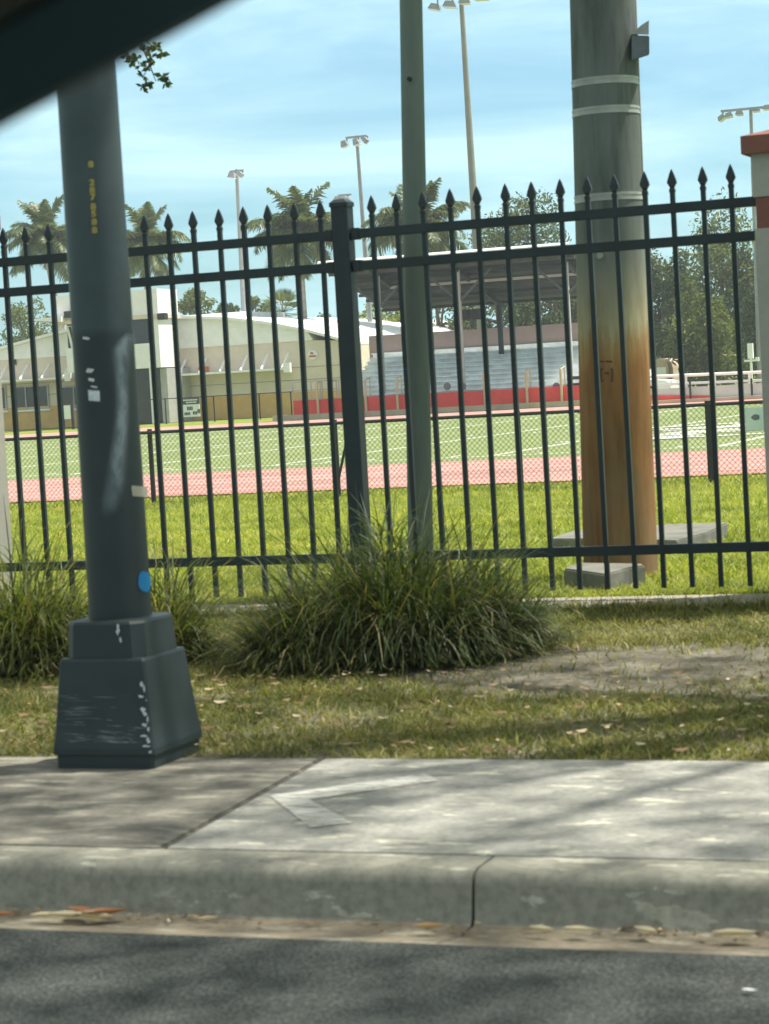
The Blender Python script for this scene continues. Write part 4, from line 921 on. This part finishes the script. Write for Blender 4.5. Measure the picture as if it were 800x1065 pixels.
palm(311, 187, 243, 122, 46, 317, 'royal palm with full crown and pale trunk between the gym and the black fence post', 3)
palm(434, 187, 240, 126, 48, 436, 'royal palm crown split by the slender grey green pole', 5)
# fan palm
def fan_palm(px, py, Y, label):
    c = PY(px, py, Y); root = thing('fan_palm', (c.x, Y, zf), label, 'palm tree'); rs = random.Random(9)
    MB().tube([(c.x, Y, zf), (c.x, Y, c.z)], [.25, .2], 10).build('trunk', 'palmtrunk', root, smooth=True)
    for i in range(34):
        az = i*2.4; el = R(rs.uniform(-40, 85)); d = Vector((math.cos(el)*math.cos(az), math.cos(el)*math.sin(az), math.sin(el))); b = MB()
        side = d.cross(Vector((0, 0, 1))).normalized(); tip = c+d*1.0; up__ = side.cross(d)
        b.bar(c, tip, .03, .03)
        for k in range(-8, 9):
            a_ = k*.16; e = (d*math.cos(a_)+side*math.sin(a_)+up__*.12*abs(math.sin(a_*1.5)))*.95; w = side*.03*math.cos(a_)-d*.03*math.sin(a_); p2 = tip+e-Vector((0, 0, .12))
            b.add([tip-w*.4, tip+w*.4, tip+e*.6+w, tip+e*.6-w, p2], [(0, 1, 2, 3), (3, 2, 4)])
        b.build('fan_leaf', 'frond', root)
fan_palm(294, 325, 146, 'low fan palm behind the gym roof, left of the pale palm trunk')

# ------------------------------------------------------------------ trees
def leafquads(C, size, rs):
    n = len(C); a = rs.normal(0, 1, (n, 3)); a /= np.linalg.norm(a, axis=1)[:, None]; b = rs.normal(0, 1, (n, 3)); b -= (a*b).sum(1)[:, None]*a; b /= np.linalg.norm(b, axis=1)[:, None]
    s = rs.uniform(size*.6, size*1.3, n)[:, None]
    P0 = C-a*s*.5; P1 = C+b*s*.22; P2 = C+a*s*.5; P3 = C-b*s*.22
    return np.stack([P0, P3], 1), np.stack([P1, P2], 1)
def crown(name, c, rad, nl, n, size, m, parent, seed, gaps=.45, flat=.55):
    rs = np.random.default_rng(seed); c = np.array(c); rad = np.array(rad); C = []
    lobes = []
    for i in range(nl):
        d = rs.normal(0, 1, 3); d /= np.linalg.norm(d); lobes.append((c+d*rad*rs.uniform(.45, .85), rad*rs.uniform(.22, .42)*np.array([1, 1, .8])))
    w = np.array([l[1][0]**2 for l in lobes]); w /= w.sum()
    for (lc, lr), ww in zip(lobes, w):
        k = max(20, int(n*ww)); d = rs.normal(0, 1, (k, 3)); d /= np.linalg.norm(d, axis=1)[:, None]
        r_ = rs.uniform(gaps, 1.08, k)[:, None]; q = lc+d*lr*r_
        keep = rs.uniform(0, 1, k) < (.75+.25*np.sin(q[:, 0]*3.1+seed)*np.sin(q[:, 2]*3.7)); C.append(q[keep])
    C = np.concatenate(C); L, Q = leafquads(C, size, rs); return strips(name, L, Q, m, parent), lobes
def tree(px, ptop, pbot, pw, Y, label, m, seed, n=8000, nl=24, size=.27, name='broadleaf_tree', group='trees behind the field', depth=None, trunk=True):
    top = PY(px, ptop, Y); bt = PY(px, pbot, Y); s = (top-EY).length/F; hz = (top.z-bt.z)/2; c = ((top.x+bt.x)/2, Y, bt.z+hz)
    root = thing(name, (c[0], Y, zf), label, 'tree', group)
    rad = (pw*s/2, depth or pw*s/2*.8, hz)
    cr, lobes = crown('crown', c, rad, nl, n, size, M_name(m), root, seed)
    tr = MB(); tr.tube([(c[0], Y, zf-.1), (c[0]+.15, Y, (zf+c[2])/2), (c[0], Y, c[2]+hz*.2)], [.28, .22, .1], 10)
    for lc, lr in lobes[:9]:
        z0 = zf+(c[2]-zf)*random.uniform(.45, .95); mid = ((c[0]+lc[0])/2, (Y+lc[1])/2, (z0+lc[2])/2+.2)
        tr.tube([(c[0], Y, min(z0, lc[2])), mid, tuple(lc)], [.12, .08, .03], 6)
    tr.build('trunk', 'bark', root, smooth=True)
def M_name(m): return m
tree(545, 192, 345, 125, 140, 'tall dark tree behind the grandstand roof, left of the rusty pole', 'leaf_dark', 11, 13000, 34)
tree(455, 285, 376, 120, 136, 'dark tree filling the gap under the left half of the grandstand roof', 'leaf_dark', 12, 8000)
tree(580, 280, 370, 90, 134, 'dark tree filling the gap under the right end of the grandstand roof', 'leaf_dark', 32, 8000)
tree(520, 280, 376, 110, 135, 'dark tree filling the gap under the middle of the grandstand roof', 'leaf_dark', 36, 8000)
tree(690, 244, 420, 90, 128, 'dark bushy tree directly right of the rusty pole', 'leaf_dark', 13, 19000, 44)
tree(752, 214, 420, 105, 135, 'tallest bushy tree between the rusty pole and the right pillar', 'leaf_mid', 14, 21000, 46)
tree(728, 300, 420, 80, 118, 'lower yellowish tree in front of the tall tree near the right pillar', 'leaf_mid', 15, 12000, 30)
tree(805, 240, 420, 70, 124, 'dark tree partly hidden by the right pillar', 'leaf_dark', 16, 12000, 30)
tree(655, 262, 420, 70, 138, 'dark tree mostly hidden behind the rusty pole', 'leaf_dark', 33, 6000)
tree(30, 305, 400, 76, 150, 'greyish tree behind the gym roof at the left picture edge', 'leaf_mid', 17, 7000)
tree(205, 298, 350, 66, 155, 'small tree above the gym roof, right of the street light', 'leaf_mid', 18, 4500, 18, .28)
tree(268, 305, 350, 40, 158, 'thin tree above the gym roof between the floodlight mast and the fan palm', 'leaf_mid', 34, 1800, 12, .28)
tree(238, 308, 350, 36, 160, 'sparse tree above the gym roof, just left of the two lamp floodlight mast', 'leaf_dark', 35, 1800, 12, .28)
tree(336, 318, 380, 60, 150, 'yellow green tree behind the right end of the gym roof', 'leaf_yellow', 19, 3500, 16)
tree(395, 312, 380, 70, 132, 'bright yellow green tree right of the black fence post under the grandstand roof edge', 'leaf_yellow', 20, 3500, 16)
tree(90, 300, 360, 60, 158, 'tree hidden behind the white entrance tower', 'leaf_mid', 21, 2000, 12)
# far backdrop of woods
wd_ = MB
bx_rng = np.random.default_rng(5); n = 26000; X = bx_rng.uniform(-160, 30, n); Yb = bx_rng.uniform(190, 205, n)
hgt = 5.2+1.2*np.sin(X*.21)+1.0*np.sin(X*.57+1)+.6*np.sin(X*1.3); Zb = zf+hgt*np.sqrt(bx_rng.uniform(0, 1, n)); C = np.stack([X, Yb, Zb], -1)
L, Q = leafquads(C, .9, bx_rng); o = strips('far_woods', L, Q, 'leaf_dark'); tag(o, 'low far off line of trees beyond the sports ground', 'woods', kind='stuff')

# street tree overhead: trunk beyond the right edge, crown above the picture, one twig hanging into view
TX, TYY = 1.3, 8.3
stt = thing('street_tree', (TX, TYY, zz(-1.05)), 'overhead street tree whose leafy twig hangs beside the street light, below the dark window frame', 'tree')
cc_ = (.2, 7.8, 8.0)
cr, lobes = crown('crown', cc_, (6.0, 3.1, 1.9), 60, 8700, .16, 'leaf_dark', stt, 77, .2)
tr = MB(); tr.tube([(TX, TYY, zz(-1.1)), (TX-.1, TYY, 2.4), (TX-.5, TYY-.1, 4.2), (-.2, 8.0, 7.4)], [.24, .19, .16, .08], 14)
for lc, lr in lobes[:14]:
    a_ = Vector((TX-.45, TYY-.1, 4.1+1.2*random.random())); e = Vector(lc); e.z = max(e.z, 5.2); m_ = a_.lerp(e, .5)+Vector((0, 0, .35)); tr.tube([a_, m_, e], [.05, .03, .012], 7)
tr.build('trunk', 'bark', stt, smooth=True)
TYD = 9.2
tp = [PY(x, y, TYD) for x, y in ((100, -260), (118, -60), (140, 30), (152, 58), (160, 78))]
tw = MB().tube(tp, [.012, .009, .005, .0035, .002], 6).tube([tp[2], PY(158, 48, TYD), PY(168, 52, TYD)], [.004, .0025, .0015], 5).tube([tp[3], PY(162, 84, TYD), PY(172, 80, TYD)], [.003, .002, .0015], 5).build('twig', 'bark', stt, smooth=True)
C = []
def star(px, py, nlf, s):
    c = PY(px, py, TYD)
    for i in range(nlf):
        a_ = random.uniform(0, 6.28); el = random.uniform(-.9, .9); C.append((c, Vector((math.cos(a_)*math.cos(el), math.sin(a_)*math.cos(el), math.sin(el)))*s*random.uniform(.7, 1.2)))
for px, py, k in ((163, 48, 9), (167, 55, 8), (152, 52, 8), (143, 60, 7), (137, 64, 6), (153, 70, 9), (149, 79, 7), (154, 87, 10), (169, 79, 9), (172, 86, 6), (148, 90, 6), (158, 60, 6), (132, 58, 6), (146, 68, 6)):
    star(px, py, k+4, .038)
lf = MB()
for c, d in C:
    sd = d.cross(Vector((random.uniform(-1, 1), random.uniform(-1, 1), random.uniform(-1, 1)))).normalized()*d.length*.28
    lf.add([c, c+d*.5+sd, c+d, c+d*.5-sd], [(0, 1, 2, 3)])
lf.build('twig_leaves', 'leaf_dark', tw)

# ------------------------------------------------------------------ the car the picture is taken from
def PDd(x, y, z_): return PD(x, y, z_)
cb = PD(-200, 1300, 1.0); carv = thing('car', (0.0, .3, 0.02), 'dark car window frame crossing the upper left corner close to the lens', 'car')
lo = [(-1500, 1010), (-900, 640), (-300, 290), (0, 134), (125, 67), (250, -1), (420, -85), (700, -190), (1300, -300), (2200, -350), (2600, -300)]
fr = []
for i, (x, y) in enumerate(lo):
    x2, y2 = lo[min(i+1, len(lo)-1)]; x1, y1 = lo[max(i-1, 0)]; d = Vector((x2-x1, y2-y1)).normalized(); nrm = Vector((d.y, -d.x)); w = 99
    def pt(k, z_): return tuple(PD(x+nrm.x*k, y+nrm.y*k, z_))
    fr.append([pt(0, .93), pt(6, .90), pt(w-8, .90), pt(w, .93), pt(w, 1.0), pt(0, 1.0)])
MB().loft(fr).build('window_frame', 'carframe', carv, smooth=True)
hd = []
for i, (x, y) in enumerate(lo):
    x2, y2 = lo[min(i+1, len(lo)-1)]; x1, y1 = lo[max(i-1, 0)]; d = Vector((x2-x1, y2-y1)).normalized(); nrm = Vector((d.y, -d.x))
    def pt(k, z_): return tuple(PD(x+nrm.x*k, y+nrm.y*k, z_))
    hd.append([pt(99, .92), pt(230, .86), pt(236, .90), pt(103, .97)])
MB().loft(hd).build('headliner', 'headliner', carv, smooth=True)
rf = MB(); rp_ = [PD(x, y, 1.0) for x, y in lo[4:]]
tz = EYE+.30
MB().box(-1.6, 1.7, -1.5, .55, tz, tz+.04).build('roof', 'carframe', carv, bevel=.015)
MB().box(-1.9, 1.9, .62, .78, .25, .66).build('door', 'carframe', carv, bevel=.03)

hz = MB().box(-230, 60, -12, 215, -1.6, 32.0).build('veil_haze', 'white'); hz['kind'] = 'stuff'  # added volume, lifts far darks in place of the window glass veil
hm = bpy.data.materials.new('glass_veil_haze'); M['veil_haze'] = hm; t = nt(hm); pv = N(t, 'ShaderNodeVolumePrincipled'); pv.inputs['Color'].default_value = (.86, .93, .95, 1); pv.inputs['Density'].default_value = .0006; pv.inputs['Anisotropy'].default_value = .3
o_ = N(t, 'ShaderNodeOutputMaterial'); t.links.new(pv.outputs[0], o_.inputs['Volume']); hz.data.materials[0] = hm
# ------------------------------------------------------------------ light
SUN_AZ, SUN_EL = R(33), R(66)                              # from +X towards +Y
sd = Vector((math.cos(SUN_EL)*math.cos(SUN_AZ), math.cos(SUN_EL)*math.sin(SUN_AZ), math.sin(SUN_EL)))
ld = bpy.data.lights.new('sun', 'SUN'); ld.energy = 4.6; ld.angle = R(.8); ld.color = (1, .95, .85)
lo_ = bpy.data.objects.new('sun', ld); col.objects.link(lo_); lo_.rotation_euler = sd.to_track_quat('Z', 'Y').to_euler()
w_ = bpy.data.worlds.new('World'); sc.world = w_; w_.use_nodes = True; t = w_.node_tree; t.nodes.clear()
sky = N(t, 'ShaderNodeTexSky', sky_type='NISHITA'); sky.sun_disc = False; sky.sun_elevation = SUN_EL; sky.sun_rotation = R(90)-SUN_AZ
sky.air_density = 1.0; sky.dust_density = 1.2; sky.ozone_density = 1.0
tc = N(t, 'ShaderNodeTexCoord'); mp = N(t, 'ShaderNodeMapping'); mp.inputs['Scale'].default_value = (4.0, 4.0, 22); mp.inputs['Rotation'].default_value = (R(4), R(-6), 0)
t.links.new(tc.outputs['Generated'], mp.inputs[0])
n1 = noise(t, 1.15, 7, mp.outputs[0], .58, .6)
cl_ = ramp(t, [(.34, (.15,)*3), (.48, (.48,)*3), (.64, (.95,)*3)], n1).outputs[0]
sx = N(t, 'ShaderNodeSeparateXYZ'); t.links.new(tc.outputs['Generated'], sx.inputs[0])
hi = N(t, 'ShaderNodeMapRange', interpolation_type='SMOOTHSTEP'); t.links.new(sx.outputs[2], hi.inputs[0]); hi.inputs[1].default_value = .18; hi.inputs[2].default_value = .5  # upper sky, out of view, whitened and warmed to tint the shade fill
tint = mixc(t, 1.0, sky.outputs[0], mixc(t, hi.outputs[0], (.48, .78, .90), (1.12, 1.08, .88)), 'MULTIPLY')
cc = mixc(t, cl_, tint, mixc(t, hi.outputs[0], (4.1, 6.1, 6.6), (6.0, 5.9, 4.9)))
bg = N(t, 'ShaderNodeBackground'); t.links.new(cc, bg.inputs[0]); bg.inputs[1].default_value = .10
ow = N(t, 'ShaderNodeOutputWorld'); t.links.new(bg.outputs[0], ow.inputs[0])
vs = sc.view_settings; vs.view_transform = 'Standard'; vs.look = 'None'; vs.exposure = 0.85; vs.gamma = 1
sc.render.engine = 'CYCLES'
